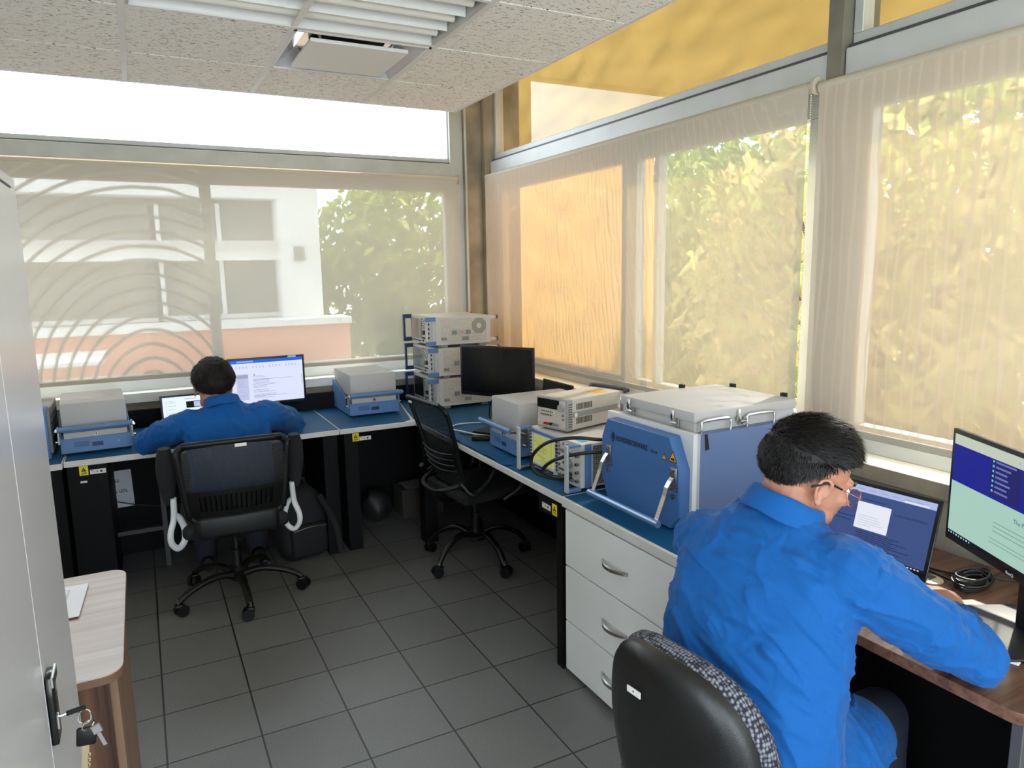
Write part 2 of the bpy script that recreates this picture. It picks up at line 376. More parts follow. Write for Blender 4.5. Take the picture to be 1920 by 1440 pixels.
# corner column and posts
m = MB(); m.box(2.20, 2.62, 4.93, 5.2, 0, 3.15, CONC); m.box(2.335, 2.62, 4.86, 4.93, 0, 3.15, CONC)
m.box(2.20, 2.215, 4.918, 4.93, 0.98, 3.15, GREYFR)
struct(m.build('wall_column', bevel=0.004))
m = MB(); m.box(2.10, 2.20, 4.96, 5.06, 0.98, 3.15, GREYFR); struct(m.build('trim_3', bevel=0.003))
m = MB(); m.box(2.36, 2.56, 1.885, 1.95, 0.98, 3.15, mat('post_grey', (116, 112, 98), 0.8, bump=0.3, bscale=40, var=0.15)); struct(m.build('trim_4', bevel=0.002))

def bars(mb, wall, a0, a1, z0, z1, d0, d1, m_):
    """a box on a window wall: a along the wall, d through it"""
    if wall == 'back': mb.box(a0, a1, d0, d1, z0, z1, m_)
    else: mb.box(d0, d1, a0, a1, z0, z1, m_)
def window(n, wall, a0, a1, z0, z1, fw_, mull=()):
    g = GY if wall == 'back' else GX
    t = MB()
    bars(t, wall, a0, a1, z0, z0+fw_, g-0.03, g+0.03, ALU); bars(t, wall, a0, a1, z1-fw_, z1, g-0.03, g+0.03, ALU)
    bars(t, wall, a0, a0+fw_, z0+fw_, z1-fw_, g-0.03, g+0.03, ALU); bars(t, wall, a1-fw_, a1, z0+fw_, z1-fw_, g-0.03, g+0.03, ALU)
    for q, w in mull: bars(t, wall, q-w/2, q+w/2, z0+fw_, z1-fw_, g-0.028, g+0.028, ALU)
    o = struct(t.build('window_%d' % n, bevel=0.003))
    p = MB()
    if wall == 'back': p.quad((a0+fw_, g, z0+fw_), (a1-fw_, g, z0+fw_), (a1-fw_, g, z1-fw_), (a0+fw_, g, z1-fw_), GLASS)
    else: p.quad((g, a0+fw_, z0+fw_), (g, a1-fw_, z0+fw_), (g, a1-fw_, z1-fw_), (g, a0+fw_, z1-fw_), GLASS)
    p.build('glass_pane', o); return o
window(1, 'back', -1.6, 2.12, 2.47, 3.15, 0.028)
window(2, 'back', -1.6, 2.16, 0.985, 2.36, 0.10, ((0.435, 0.065), (-0.75, 0.06)))
window(3, 'right', 1.955, 4.86, 2.49, 3.15, 0.038)
window(4, 'right', -2.5, 1.88, 2.49, 3.15, 0.038)
window(5, 'right', 1.955, 4.86, 0.985, 2.36, 0.10, ((3.23, 0.13), (3.0, 0.03)))
window(6, 'right', -2.5, 1.88, 0.985, 2.36, 0.10, ((0.2, 0.1),))
# transoms between the lower and upper lights
m = MB(); m.box(-1.6, 2.16, 4.965, 5.06, 2.36, 2.462, GREYFR); m.box(-1.6, 2.14, 4.975, 5.05, 2.462, 2.47, DGREY); struct(m.build('trim_5', bevel=0.003))
m = MB(); m.box(2.375, 2.48, 1.955, 4.86, 2.36, 2.475, ALU); m.box(2.39, 2.47, 1.955, 4.86, 2.475, 2.49, DGREY); struct(m.build('trim_6', bevel=0.003))
m = MB(); m.box(2.375, 2.48, -2.5, 1.88, 2.36, 2.475, ALU); m.box(2.39, 2.47, -2.5, 1.88, 2.475, 2.49, DGREY); struct(m.build('trim_7', bevel=0.003))
# unseen rear window behind the camera, added to let in fill daylight
m = MB(); m.box(-1.1, 1.9, -2.6, -2.55, 0.08, 0.14, ALU); m.box(-1.1, 1.9, -2.6, -2.55, 2.54, 2.6, ALU)
for x in (-1.1, 0.37, 1.84): m.box(x, x+0.06, -2.6, -2.55, 0.14, 2.54, ALU)
o = struct(m.build('window_7')); p = MB(); p.quad((-1.04, -2.575, 0.14), (1.84, -2.575, 0.14), (1.84, -2.575, 2.54), (-1.04, -2.575, 2.54), GLASS); p.build('glass_pane', o)
m = MB(); m.box(-1.70, -1.65, -2.3, 0.35, 0.08, 0.14, ALU); m.box(-1.70, -1.65, -2.3, 0.35, 2.54, 2.6, ALU)  # unseen left window, added for more fill daylight
for y in (-2.3, -1.0, 0.29): m.box(-1.70, -1.65, y, y+0.06, 0.14, 2.54, ALU)
o = struct(m.build('window_8')); p = MB(); p.quad((-1.675, -2.24, 0.14), (-1.675, 0.29, 0.14), (-1.675, 0.29, 2.54), (-1.675, -2.24, 2.54), GLASS); p.build('glass_pane', o)

# ---- hung ceiling
CZ = 2.667
xs = [-1.6, -1.18, -0.57, 0.04, 0.648, 1.255, 1.85]
ys = [-2.5, -1.77, -1.16, -0.55, 0.06, 0.67, 1.28, 1.89, 2.497, 3.105, 3.715, 4.262]
ct = MB(); grid = MB()
for i in range(len(xs)-1):
    for j in range(len(ys)-1):
        if j == 8 and i in (3, 4): continue
        if j == 9 and i == 4: continue
        ct.box(xs[i]+0.005, xs[i+1]-0.005, ys[j]+0.0055, ys[j+1]-0.0055, CZ+0.001, CZ+0.02, CEILM)
struct(ct.build('ceiling', bevel=0.003))
for x in xs[1:-1]: grid.box(x-0.012, x+0.012, ys[0], ys[-1], CZ-0.001, CZ+0.003, WHITEP)
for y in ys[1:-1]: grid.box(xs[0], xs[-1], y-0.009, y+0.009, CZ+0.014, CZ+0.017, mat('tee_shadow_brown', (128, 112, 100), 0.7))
grid.box(1.838, 1.856, ys[0], 4.268, CZ-0.002, CZ+0.024, WHITEP); grid.box(xs[0], 1.838, 4.255, 4.268, CZ-0.002, CZ+0.024, WHITEP)
struct(grid.build('trim_8'))

# ---- fluorescent troffer (switched off)
t = thing('ceiling_light', 'recessed white fluorescent ceiling light with curved reflectors, switched off', 'ceiling light', (0.648, 2.80, CZ))
m = MB(); m.box(-0.598, 0.598, 0.278, 0.296, -0.002, 0.10, WHITEP); m.box(-0.598, 0.598, -0.296, -0.278, -0.002, 0.10, WHITEP)
m.box(-0.598, 0.598, -0.278, 0.278, 0.10, 0.104, WHITEP)
m.build('housing', t)
m = MB(); m.box(0.585, 0.598, -0.278, 0.278, -0.001, 0.10, GREYFR); m.build('end_plate', t); m = MB(); m.box(-0.598, -0.585, -0.278, 0.278, -0.001, 0.10, GREYFR); m.build('end_plate', t)
for yc in (0.185, 0.0, -0.185):
    m = MB(); ring = []
    prof = [(-0.092, 0.004), (-0.085, 0.05), (-0.06, 0.082), (-0.03, 0.095), (0.03, 0.095), (0.06, 0.082), (0.085, 0.05), (0.092, 0.004)]
    pts = [(yc+a, b) for a, b in prof]
    for k in range(len(pts)-1):
        m.quad((-0.58, pts[k][0], pts[k][1]), (0.58, pts[k][0], pts[k][1]), (0.58, pts[k+1][0], pts[k+1][1]), (-0.58, pts[k+1][0], pts[k+1][1]), WHITEP)
    m.build('reflector', t, smooth=True, angle=60)
    m = MB(); m.cyl((-0.57, yc, 0.028), (0.57, yc, 0.028), 0.018, mat('lamp_tube', (235, 232, 224), 0.3)); m.build('lamp_tube', t, smooth=True)
# ---- air diffuser
t = thing('air_vent', 'square white ceiling air diffuser with a dropped centre plate', 'air vent', (0.9515, 3.41, CZ))
m = MB(); A, B = 0.296, 0.20
oc = [(-A, -A), (A, -A), (A, A), (-A, A)]; ic = [(-B, -B), (B, -B), (B, B), (-B, B)]
for k in range(4):
    k2 = (k+1) % 4
    m.quad((*oc[k], 0), (*oc[k2], 0), (*ic[k2], 0.075), (*ic[k], 0.075), CABW)
m.box(-A, A, A-0.012, A, -0.003, 0.004, WHITEP); m.box(-A, A, -A, -A+0.012, -0.003, 0.004, WHITEP); m.box(-A, -A+0.012, -A, A, -0.003, 0.004, WHITEP); m.box(A-0.012, A, -A, A, -0.003, 0.004, WHITEP)
m.build('frame', t)
m = MB(); m.bbox(-0.215, 0.215, -0.215, 0.215, -0.012, 0.004, WHITEP, 0.003); m.build('plate', t)
m = MB(); m.cyl((0, 0, 0.07), (0, 0, 0.20), 0.17, BLACKM, n=32); m.build('duct', t)
for sx in (-1, 1):
    for sy in (-1, 1): m = MB(); m.cyl((sx*0.15, sy*0.15, 0), (sx*0.18, sy*0.18, 0.07), 0.006, STEEL, n=8); m.build('bracket', t)

# ---- roller blinds
FAB1 = mk_sheer('screen_fabric_back', (206, 202, 190), (146, 139, 125), 0.14, dict(type='RINGS', loc=(-0.05, 0.0, -0.75), scale=(1.0, 0.0, 0.8), ws=4.6, dist=1.2, edge=0.3, ds=1.0, lo=0.1, xmax=0.39), 0.18)
FAB2 = mk_sheer('screen_fabric_right', (212, 202, 186), (164, 138, 100), 0.20, dict(type='RINGS', loc=(0, -2.0, -1.1), scale=(0.0, 1.0, 0.35), ws=9, dist=7, edge=0.2, ds=1.6, lo=0.5), 0.165)
FAB3 = mk_sheer('screen_fabric_near', (212, 198, 178), (158, 124, 88), 0.21, dict(type='BANDS', loc=(0, 0, 0), scale=(0.0, 1.0, 0.15), ws=7, dist=9, edge=0.3, ds=1.2, lo=0.35), 0.155)
FAB3.node_tree.nodes['Wave Texture'].bands_direction = 'Y'
ROLL = mat('blind_tube', (190, 180, 160), 0.6)
def blind(label, wall, a0, a1, z0, z1, d, fab, chain):
    t = thing('roller_blind', label, 'blind', (0, 0, 0), 0, 'beige roller blinds over the lower windows')
    m = MB(); N = 40
    P = (lambda a, z, o=0: (a, d+o, z)) if wall == 'back' else (lambda a, z, o=0: (d+o, a, z))
    for i in range(N):
        for j in range(12):
            aa, ab = a0+(a1-a0)*i/N, a0+(a1-a0)*(i+1)/N; za, zb = z0+(z1-z0)*j/12, z0+(z1-z0)*(j+1)/12
            f = lambda a, z: P(a, z, 0.004*math.sin(a*3+z)*(1-(z-z0)/(z1-z0)*0.8))
            m.quad(f(aa, za), f(ab, za), f(ab, zb), f(aa, zb), fab)
    bm_ = m.build('fabric', t, smooth=True)
    m = MB(); m.cyl(P(a0-0.01, z1+0.01, 0.022), P(a1+0.01, z1+0.01, 0.022), 0.022, ROLL, n=20); m.build('roller_tube', t, smooth=True)
    m = MB(); b = 0.006
    if wall == 'back': m.bbox(a0, a1, d-b, d+b, z0-0.022, z0+0.004, ROLL, 0.003)
    else: m.bbox(d-b, d+b, a0, a1, z0-0.022, z0+0.004, ROLL, 0.003)
    m.build('bottom_bar', t)
    m = MB()
    e = a1+0.012 if wall == 'back' else a0-0.014
    m.cyl(P(e, z1+0.01, 0.022), P(e+(0.012 if wall == 'back' else -0.012), z1+0.01, 0.022), 0.032, ROLL, n=20)
    m.build('end_bracket', t, smooth=True, angle=30)
    if chain is not None:
        m = MB(); z = z1-0.02
        while z > 1.08: m.ell(P(chain, z, -0.02), (0.0026,)*3, WHITEP, 6, 4); z -= 0.0085
        c = m.build('bead_chain', t, smooth=True); c['kind'] = 'stuff'
    return t
blind('wide beige roller blind over the far window, behind the computer desks', 'back', -1.58, 2.125, 1.085, 2.335, 4.90, FAB1, None)
blind('beige roller blind on the right wall between the corner column and the post', 'right', 1.975, 4.80, 1.08, 2.345, 2.30, FAB2, None)
blind('nearest beige roller blind, behind the laptop and large monitor, with a bead chain', 'right', -1.6, 1.925, 1.09, 2.335, 2.30, FAB3, 1.945)

# ================================================================ OUTSIDE
GRASS = mat('ground_outside', (178, 166, 136), 0.9, var=0.15, vscale=0.4)
BOUNCE = mat('bounce_ground', (240, 238, 234), 0.9)  # near-white ground added out of view to bounce light onto the ceiling
m = MB(); m.box(-60, 60, 5.3, 80, -3.2, -3.0, GRASS); m.box(2.7, 60, -40, 5.3, -3.2, -3.0, GRASS); m.box(-60, -1.9, -40, 5.3, -0.3, -0.1, BOUNCE); m.box(-1.9, 2.7, -40, -2.8, -0.3, -0.1, BOUNCE); struct(m.build('floor_outside'))
STUC = mat('orange_stucco', (226, 150, 118), 0.85, var=0.06, vscale=2); STW = mat('white_stucco', (238, 236, 232), 0.85, var=0.03, vscale=2)
GLD = mat('dark_office_glass', (128, 128, 120), 0.3)
b = thing('building', 'neighbouring building with orange parapet and white columns seen through the far blind', 'building', (0, 9.0, 0))
m = MB(); m.box(-7, 2.36, 0.0, 0.3, -3, 1.06, STUC); m.build('wall', b)
m = MB(); m.box(-7, 2.38, -0.05, 0.5, 1.06, 1.14, STW); m.build('parapet_cap', b)
m = MB(); m.box(1.61, 2.11, 0.3, 0.8, 1.14, 2.95, STW); m.build('column', b)
m = MB(); m.box(-3.1, -2.6, 0.3, 0.8, 1.14, 2.95, STW); m.build('column', b)
m = MB(); m.box(-7, 1.61, 0.35, 0.7, 1.86, 2.03, STW); m.box(-7, 1.61, 0.35, 0.7, 2.6, 2.8, STW); m.build('beam', b)
for x0, x1 in ((-7, -3.1), (-2.6, 0.2), (0.26, 1.61)):
    f = MB(); f.box(x0, x1, 0.62, 0.66, 1.14, 1.2, STW); f.box(x0, x0+0.05, 0.62, 0.66, 1.2, 2.55, STW); f.box((x0+x1)/2, (x0+x1)/2+0.05, 0.62, 0.66, 1.2, 2.55, STW)
    w = f.build('window', b); p = MB(); p.box(x0, x1, 0.66, 0.70, 1.2, 2.9, GLD); p.build('pane', w)
m = MB(); m.box(-7, 2.1, 0.8, 4, -3, 2.95, mat('stucco_shade', (205, 200, 190), 0.9)); m.build('wall', b)
m = MB(); m.box(-7, 2.1, 0.28, 4, 2.95, 3.05, STW); m.build('roof', b)
m = MB(); m.box(-2.5, 1.6, 0.25, 0.34, 2.03, 2.09, emi((245, 248, 255), 2.2)); m.build('light_strip', b)
m = MB(); m.box(1.78, 1.9, 0.26, 0.3, 1.85, 2.02, MGREY); m.build('wall_box', b)
m = MB(); m.box(-1.6, -0.35, -1.2, -0.1, 0.86, 0.90, STW); m.build('canopy', b)
LEAF1 = mk_leaf('leaf_yellow_green', (150, 156, 84), (200, 206, 110)); LEAF2 = mk_leaf('leaf_green', (95, 120, 55), (150, 175, 70)); LEAF3 = mk_leaf('leaf_gold', (190, 176, 110), (228, 210, 140))
BARK = mat('bark', (96, 78, 60), 0.9, bump=0.6, bscale=20)
def tree(label, x, y, r, zc, n, leafs, seed, rz=None):
    rd = random.Random(seed); t = thing('tree', label, 'tree', (x, y, -3.0), 0, 'trees outside the windows')
    m = MB()
    for k in range(n):
        while True:
            p = Vector((rd.uniform(-1, 1), rd.uniform(-1, 1), rd.uniform(-1, 1)))
            if 0.25 < p.length < 1: break
        q = Vector((p.x*r, p.y*r, p.z*(rz or r)+zc+3)); q += 0.35*Vector(noise.noise_vector(q*1.1))
        s = rd.uniform(0.07, 0.15); u = Vector((rd.gauss(0, 1), rd.gauss(0, 1), rd.gauss(0, 1))).normalized(); w = u.orthogonal().normalized()
        v = u.cross(w)
        m.add([q-w*s, q-v*s*0.45, q+w*s, q+v*s*0.45], [(0, 1, 2, 3)], leafs[rd.randrange(len(leafs))])
    f = m.build('foliage', t); f['kind'] = 'stuff'
    m = MB(); m.tube([(0, 0, 0), (0.1, 0, (zc+3)*0.5), (0, 0.1, zc+3)], 0.16, BARK, rr=[1.2, 1, 0.8, 0.4])
    for k in range(6):
        a = k*1.05; m.tube([(0, 0, (zc+3)*0.6), (math.cos(a)*r*0.4, math.sin(a)*r*0.4, zc+3), (math.cos(a)*r*0.8, math.sin(a)*r*0.8, zc+3+0.5*(rz or r))], 0.05, BARK, rr=[1, 0.7, 0.3])
    m.build('trunk', t, smooth=True); return t
tree('yellow green tree through the far blind, beside the white column', 4.0, 12.2, 1.7, 1.6, 6000, [LEAF1, LEAF2], 1)
tree('darker tree through the far blind, low behind the equipment stack', 7.4, 13.4, 1.6, 0.6, 6000, [LEAF2], 2, 2.0)
tree('tree through the right-hand wall blind, nearest the corner', 7.6, 8.0, 1.9, 1.2, 7000, [LEAF2, LEAF1], 3, 2.4)
tree('golden tree through the middle of the right-hand blinds', 6.2, 4.3, 1.8, 1.2, 8000, [LEAF1, LEAF3], 4, 2.4)
tree('golden tree through the nearest blind, left of the large monitor', 6.0, 0.75, 1.7, 1.3, 8000, [LEAF1, LEAF3], 5, 2.4)
tree('far olive tree filling the gap behind the golden trees of the right wall', 10.6, 4.9, 2.6, 1.2, 9000, [LEAF2, LEAF3], 6, 3.0)
tree('far olive tree behind the nearest blind, right of the post', 10.4, -0.8, 2.6, 1.2, 9000, [LEAF2, LEAF3], 7, 3.0)
tree('tall tree between the neighbouring building and the golden trees', 10.2, 10.6, 2.6, 1.0, 8000, [LEAF2, LEAF1], 8, 3.0)
# yellow canvas awning outside the upper lights
CANV = mk_leaf('yellow_canvas', (132, 110, 66), (116, 95, 54)); CANV_GLOW = mk_leaf('glow_canvas', (236, 190, 120), (250, 196, 112))
aw = thing('awning', 'yellow canvas awning hung outside the high window strip of the right wall', 'awning', (0, 0, 0))
def canvas(y0, y1, z0, z1, x0, x1, seed, CM):
    m = MB(); N = int((y1-y0)/0.06)+1; K = 16; vs = []
    for j in range(K+1):
        for i in range(N+1):
            y = y0+(y1-y0)*i/N; z = z0+(z1-z0)*j/K; x = x0+(x1-x0)*j/K
            vs.append((x+0.03*noise.noise(Vector((y*2.2+z*1.5, z*3, seed)))+0.045*noise.noise(Vector((y*5+z*7, z*6-y*2, seed)))+0.012*noise.noise(Vector((y*14+z*18, z*9-y*6, seed))), y, z))
    m.add(vs, [(j*(N+1)+i, j*(N+1)+i+1, (j+1)*(N+1)+i+1, (j+1)*(N+1)+i) for j in range(K) for i in range(N)], CM)
    return m.build('canvas', aw, smooth=True, angle=180)
canvas(-2.5, 6.2, 2.44, 3.36, 2.72, 2.70, 3, CANV); canvas(3.42, 5.3, 0.99, 2.44, 2.80, 2.72, 9, CANV_GLOW)  # lower sheet added to give the blind its warm glow
m = MB(); m.cyl((2.70, -2.5, 3.36), (2.70, 6.2, 3.36), 0.02, STEEL, n=12); m.build('rod', aw, smooth=True, angle=40)
for y in (-2.0, 0.2, 2.4, 4.6): m = MB(); m.box(2.58, 2.70, y-0.015, y+0.015, 3.30, 3.36, STEEL); m.build('bracket', aw)
# ================================================================ BENCHES
D = 0.775
EDGEW = mat('worktop_white', (214, 210, 204), 0.5, var=0.05, vscale=10)
def esd(mb, x, y, z, face, flip=False):
    """yellow ESD sticker with black triangle, and a small inventory label beside it"""
    if face == 'y': M = T(x, y, z) @ RX(PI/2)
    else: M = T(x, y, z) @ RZ(-PI/2) @ RX(PI/2)
    s = -1 if flip else 1
    q = lambda x0, x1, y0, y1, d, m_: mb.add([M @ Vector(p) for p in ((x0, y0, d), (x1, y0, d), (x1, y1, d), (x0, y1, d))], [(0, 1, 2, 3)], m_)
    q(-0.02, 0.02, -0.025, 0.025, 0.0015, YEL)
    mb.add([M @ Vector(p) for p in ((-0.013, -0.005, 0.002), (0.013, -0.005, 0.002), (0, 0.017, 0.002))], [(0, 1, 2)], INK)
    mb.add([M @ Vector(p) for p in ((-0.005, 0.0, 0.0023), (0.002, 0.002, 0.0023), (0.004, 0.007, 0.0023), (-0.001, 0.005, 0.0023))], [(0, 1, 2, 3)], YEL)
    q(-0.013, 0.013, -0.013, -0.010, 0.002, INK); q(-0.013, 0.013, -0.019, -0.016, 0.002, INK)
def asset(mb, x, y, z, face):
    if face == 'y': M = T(x, y, z) @ RX(PI/2)
    else: M = T(x, y, z) @ RZ(-PI/2) @ RX(PI/2)
    q = lambda x0, x1, y0, y1, d, m_: mb.add([M @ Vector(p) for p in ((x0, y0, d), (x1, y0, d), (x1, y1, d), (x0, y1, d))], [(0, 1, 2, 3)], m_)
    q(-0.036, 0.036, -0.012, 0.012, 0.0015, LABEL); q(-0.02, -0.012, -0.004, 0.004, 0.002, ORANGE); q(-0.008, 0.0, -0.004, 0.004, 0.002, MGREY); q(0.01, 0.02, -0.005, 0.005, 0.002, INK); q(-0.033, -0.022, 0.005, 0.008, 0.002, NAVY)
def leg_black(t, x0, x1, y0, y1):
    m = MB(); m.box(x0, x1, y0, y1, 0, 0.742, BLACKM); return m.build('leg', t, bevel=0.002)
def mat_sheet(t, pts, holes=None):
    m = MB(); m.prism([(x, y, 0.7735) for x, y in pts], (0, 0, 0.0025), BLUEMAT); return m.build('blue_mat', t)
FY, FX, BK, RX_ = 4.14, 1.465, 4.875, 2.265
# left bench
t = thing('workbench', 'white edged workbench with blue mat at the far left, beside the white cabinet', 'desk', (0, 0, 0), 0, 'black legged workbenches with blue mats')
m = MB(); m.box(-1.58, -0.410, FY-0.03, BK, 0.744, 0.7735, EDGEW); m.build('worktop', t, bevel=0.003)
mat_sheet(t, [(-1.58, FY-0.02), (-0.415, FY-0.02), (-0.415, BK), (-1.58, BK)])
leg_black(t, -0.52, -0.42, 4.17, 4.8); leg_black(t, -1.56, -1.46, 4.17, 4.8)
m = MB(); m.box(-1.46, -0.52, 4.81, 4.83, 0.0, 0.742, BLACKM); m.build('shade_back_panel', t)  # black back panels run to the floor to stand in for shade
# middle bench
t = thing('workbench', 'white edged workbench with blue mat where the man in the far chair sits', 'desk', (0, 0, 0), 0, 'black legged workbenches with blue mats')
m = MB(); m.box(-0.407, 0.990, FY, BK, 0.744, 0.7735, EDGEW); m.build('worktop', t, bevel=0.003)
mat_sheet(t, [(-0.40, FY+0.012), (0.987, FY+0.012), (0.987, BK), (-0.40, BK)])
leg_black(t, -0.40, -0.22, 4.175, 4.8); leg_black(t, 0.897, 0.982, 4.175, 4.8)
m = MB(); m.box(-0.22, 0.897, 4.81, 4.83, 0.0, 0.742, BLACKM); m.build('shade_back_panel', t)
m = MB(); m.box(-0.41, 1.0, 4.84, 4.872, 0.776, 0.885, BLACKM); m.build('upstand', t)
m = MB(); esd(m, -0.325, 4.173, 0.712, 'y'); o = m.build('sticker', t); o['label'] = 'yellow static warning sticker'
m = MB(); asset(m, -0.262, 4.173, 0.70, 'y'); m.build('inventory_label', t)
m = MB(); m.box(-0.345, -0.315, 4.172, 4.174, 0.647, 0.657, LABEL); m.build('inventory_label', t)
# corner bench (L shaped)
t = thing('workbench', 'L-shaped corner workbench with blue mat under the stacked instruments', 'desk', (0, 0, 0), 0, 'black legged workbenches with blue mats')
Lp = [(0.993, FY), (FX, FY), (FX, 2.403), (RX_, 2.403), (RX_, BK), (0.993, BK)]
m = MB(); m.prism([(x, y, 0.744) for x, y in Lp], (0, 0, 0.0295), EDGEW); m.build('worktop', t, bevel=0.003)
mat_sheet(t, [(0.997, FY+0.012), (1.40, FY+0.012), (1.455, FY+0.06), (1.60, BK), (0.997, BK)])
mat_sheet(t, [(1.475, 2.41), (RX_, 2.41), (RX_, BK), (1.605, BK), (1.475, 4.2)])
# curled edge of the mat
m = MB(); vs = []
for i in range(15):
    y = 3.62-0.05*i; h = 0.012*abs(math.sin(i*0.72)); vs += [(1.468, y, 0.777+h), (1.52, y, 0.7775)]
m.add(vs, [(2*i, 2*i+2, 2*i+3, 2*i+1) for i in range(14)], BLUEMAT); m.build('curled_mat_edge', t, smooth=True)
leg_black(t, 1.024, 1.108, 4.175, 4.8)
leg_black(t, 1.475, 1.56, 4.05, 4.145)
leg_black(t, 1.478, 2.2, 2.415, 2.465)
m = MB(); m.box(1.108, 2.2, 4.81, 4.83, 0.0, 0.742, BLACKM); m.box(2.21, 2.23, 2.47, 4.8, 0.0, 0.742, BLACKM); m.build('shade_back_panel', t)
m = MB(); m.box(1.0, 2.2, 4.84, 4.872, 0.776, 0.885, BLACKM); m.build('upstand', t)
m = MB(); m.box(2.235, 2.262, 2.41, 4.8, 0.776, 0.86, BLACKM); m.build('upstand', t)
m = MB(); esd(m, 1.094, 4.173, 0.71, 'y'); m.build('sticker', t)['label'] = 'yellow static warning sticker'
m = MB(); asset(m, 1.152, 4.173, 0.698, 'y'); m.build('inventory_label', t)
m = MB(); m.box(1.535, 1.56, 4.046, 4.049, 0.545, 0.58, LABEL); m.build('inventory_label', t)
m = MB(); m.box(1.470, 1.478, 2.43, 2.60, 0.665, 0.742, BLACKM); m.build('apron', t)
m = MB(); esd(m, 1.470, 2.462, 0.70, 'x'); m.build('sticker', t)['label'] = 'yellow static warning sticker'
m = MB(); asset(m, 1.470, 2.53, 0.695, 'x'); m.build('inventory_label', t)
# drawer unit
t = thing('drawer_cabinet', 'white three-drawer cabinet with curved handles below the big blue enclosure', 'cabinet', (0, 0, 0))
m = MB(); m.box(FX, RX_, 1.657, 2.400, 0.735, 0.7735, EDGEW); m.build('worktop', t, bevel=0.003)
mat_sheet(t, [(FX+0.012, 1.662), (RX_, 1.662), (RX_, 2.395), (FX+0.012, 2.395)])
m = MB(); m.box(1.490, 2.2, 1.68, 2.385, 0.02, 0.735, WHITE); m.build('body', t, bevel=0.002)
m = MB(); m.box(1.475, 2.2, 1.657, 1.678, 0.0, 0.735, BLACKM); m.build('side_panel', t)
m = MB(); m.box(1.52, 2.15, 1.69, 2.38, 0.0, 0.02, BLACKM); m.build('plinth', t)
def arc_handle(yc, z, par):
    m = MB(); N = 12; ring = []
    for i in range(N+1):
        u = -1+2*i/N; y = yc+u*0.078; dx = -0.030*(1-u*u); h = 0.009*(1-0.25*u*u)
        ring.append([Vector((1.468+dx-0.0, y, z+h)), Vector((1.468+dx-0.006, y, z+h*0.7)), Vector((1.468+dx-0.006, y, z-h*0.7)), Vector((1.468+dx, y, z-h))])
    m.loft(ring, STEEL); return m.build('handle', par, smooth=True, angle=60)
for k, (z0, z1) in enumerate(((0.492, 0.728), (0.250, 0.486), (0.030, 0.244))):
    m = MB(); m.box(1.470, 1.490, 1.682, 2.378, z0, z1, WHITE); dr = m.build('drawer', t, bevel=0.0015)
    arc_handle(2.03, z0+0.118, dr)
# walnut desk of the nearer man
t = thing('wooden_desk', 'walnut desk with a rounded corner where the man with glasses sits', 'desk', (0, 0, 0))
ZW = 0.765
m = MB(); c = rrect(RX_-1.55, 0.95, 0.05, 6, (RX_+1.55)/2, 1.645-0.475)
m.prism([(x, y, ZW-0.028) for x, y in c], (0, 0, 0.028), WOODT); m.build('desktop', t, bevel=0.002)
m = MB(); m.box(1.60, 2.2, 1.62, 1.645, 0, ZW-0.028, BLACKM); m.build('leg', t, bevel=0.002); m = MB(); m.box(1.60, 2.2, 0.73, 0.755, 0, ZW-0.028, DGREY); m.build('leg', t, bevel=0.002)
m = MB(); m.box(2.10, 2.12, 0.755, 1.62, 0.03, ZW-0.028, BLACKM); m.build('shade_back_panel', t)  # black sheet added for the darkness under the desk
m = MB(); m.cyl((2.015, 1.205, ZW), (2.015, 1.205, ZW+0.004), 0.036, mat('grommet_beige', (188, 166, 140), 0.5), n=28); m.box(2.0, 2.04, 1.20, 1.222, ZW+0.003, ZW+0.006, BLACKP); m.build('cable_grommet', t, smooth=True, angle=30)

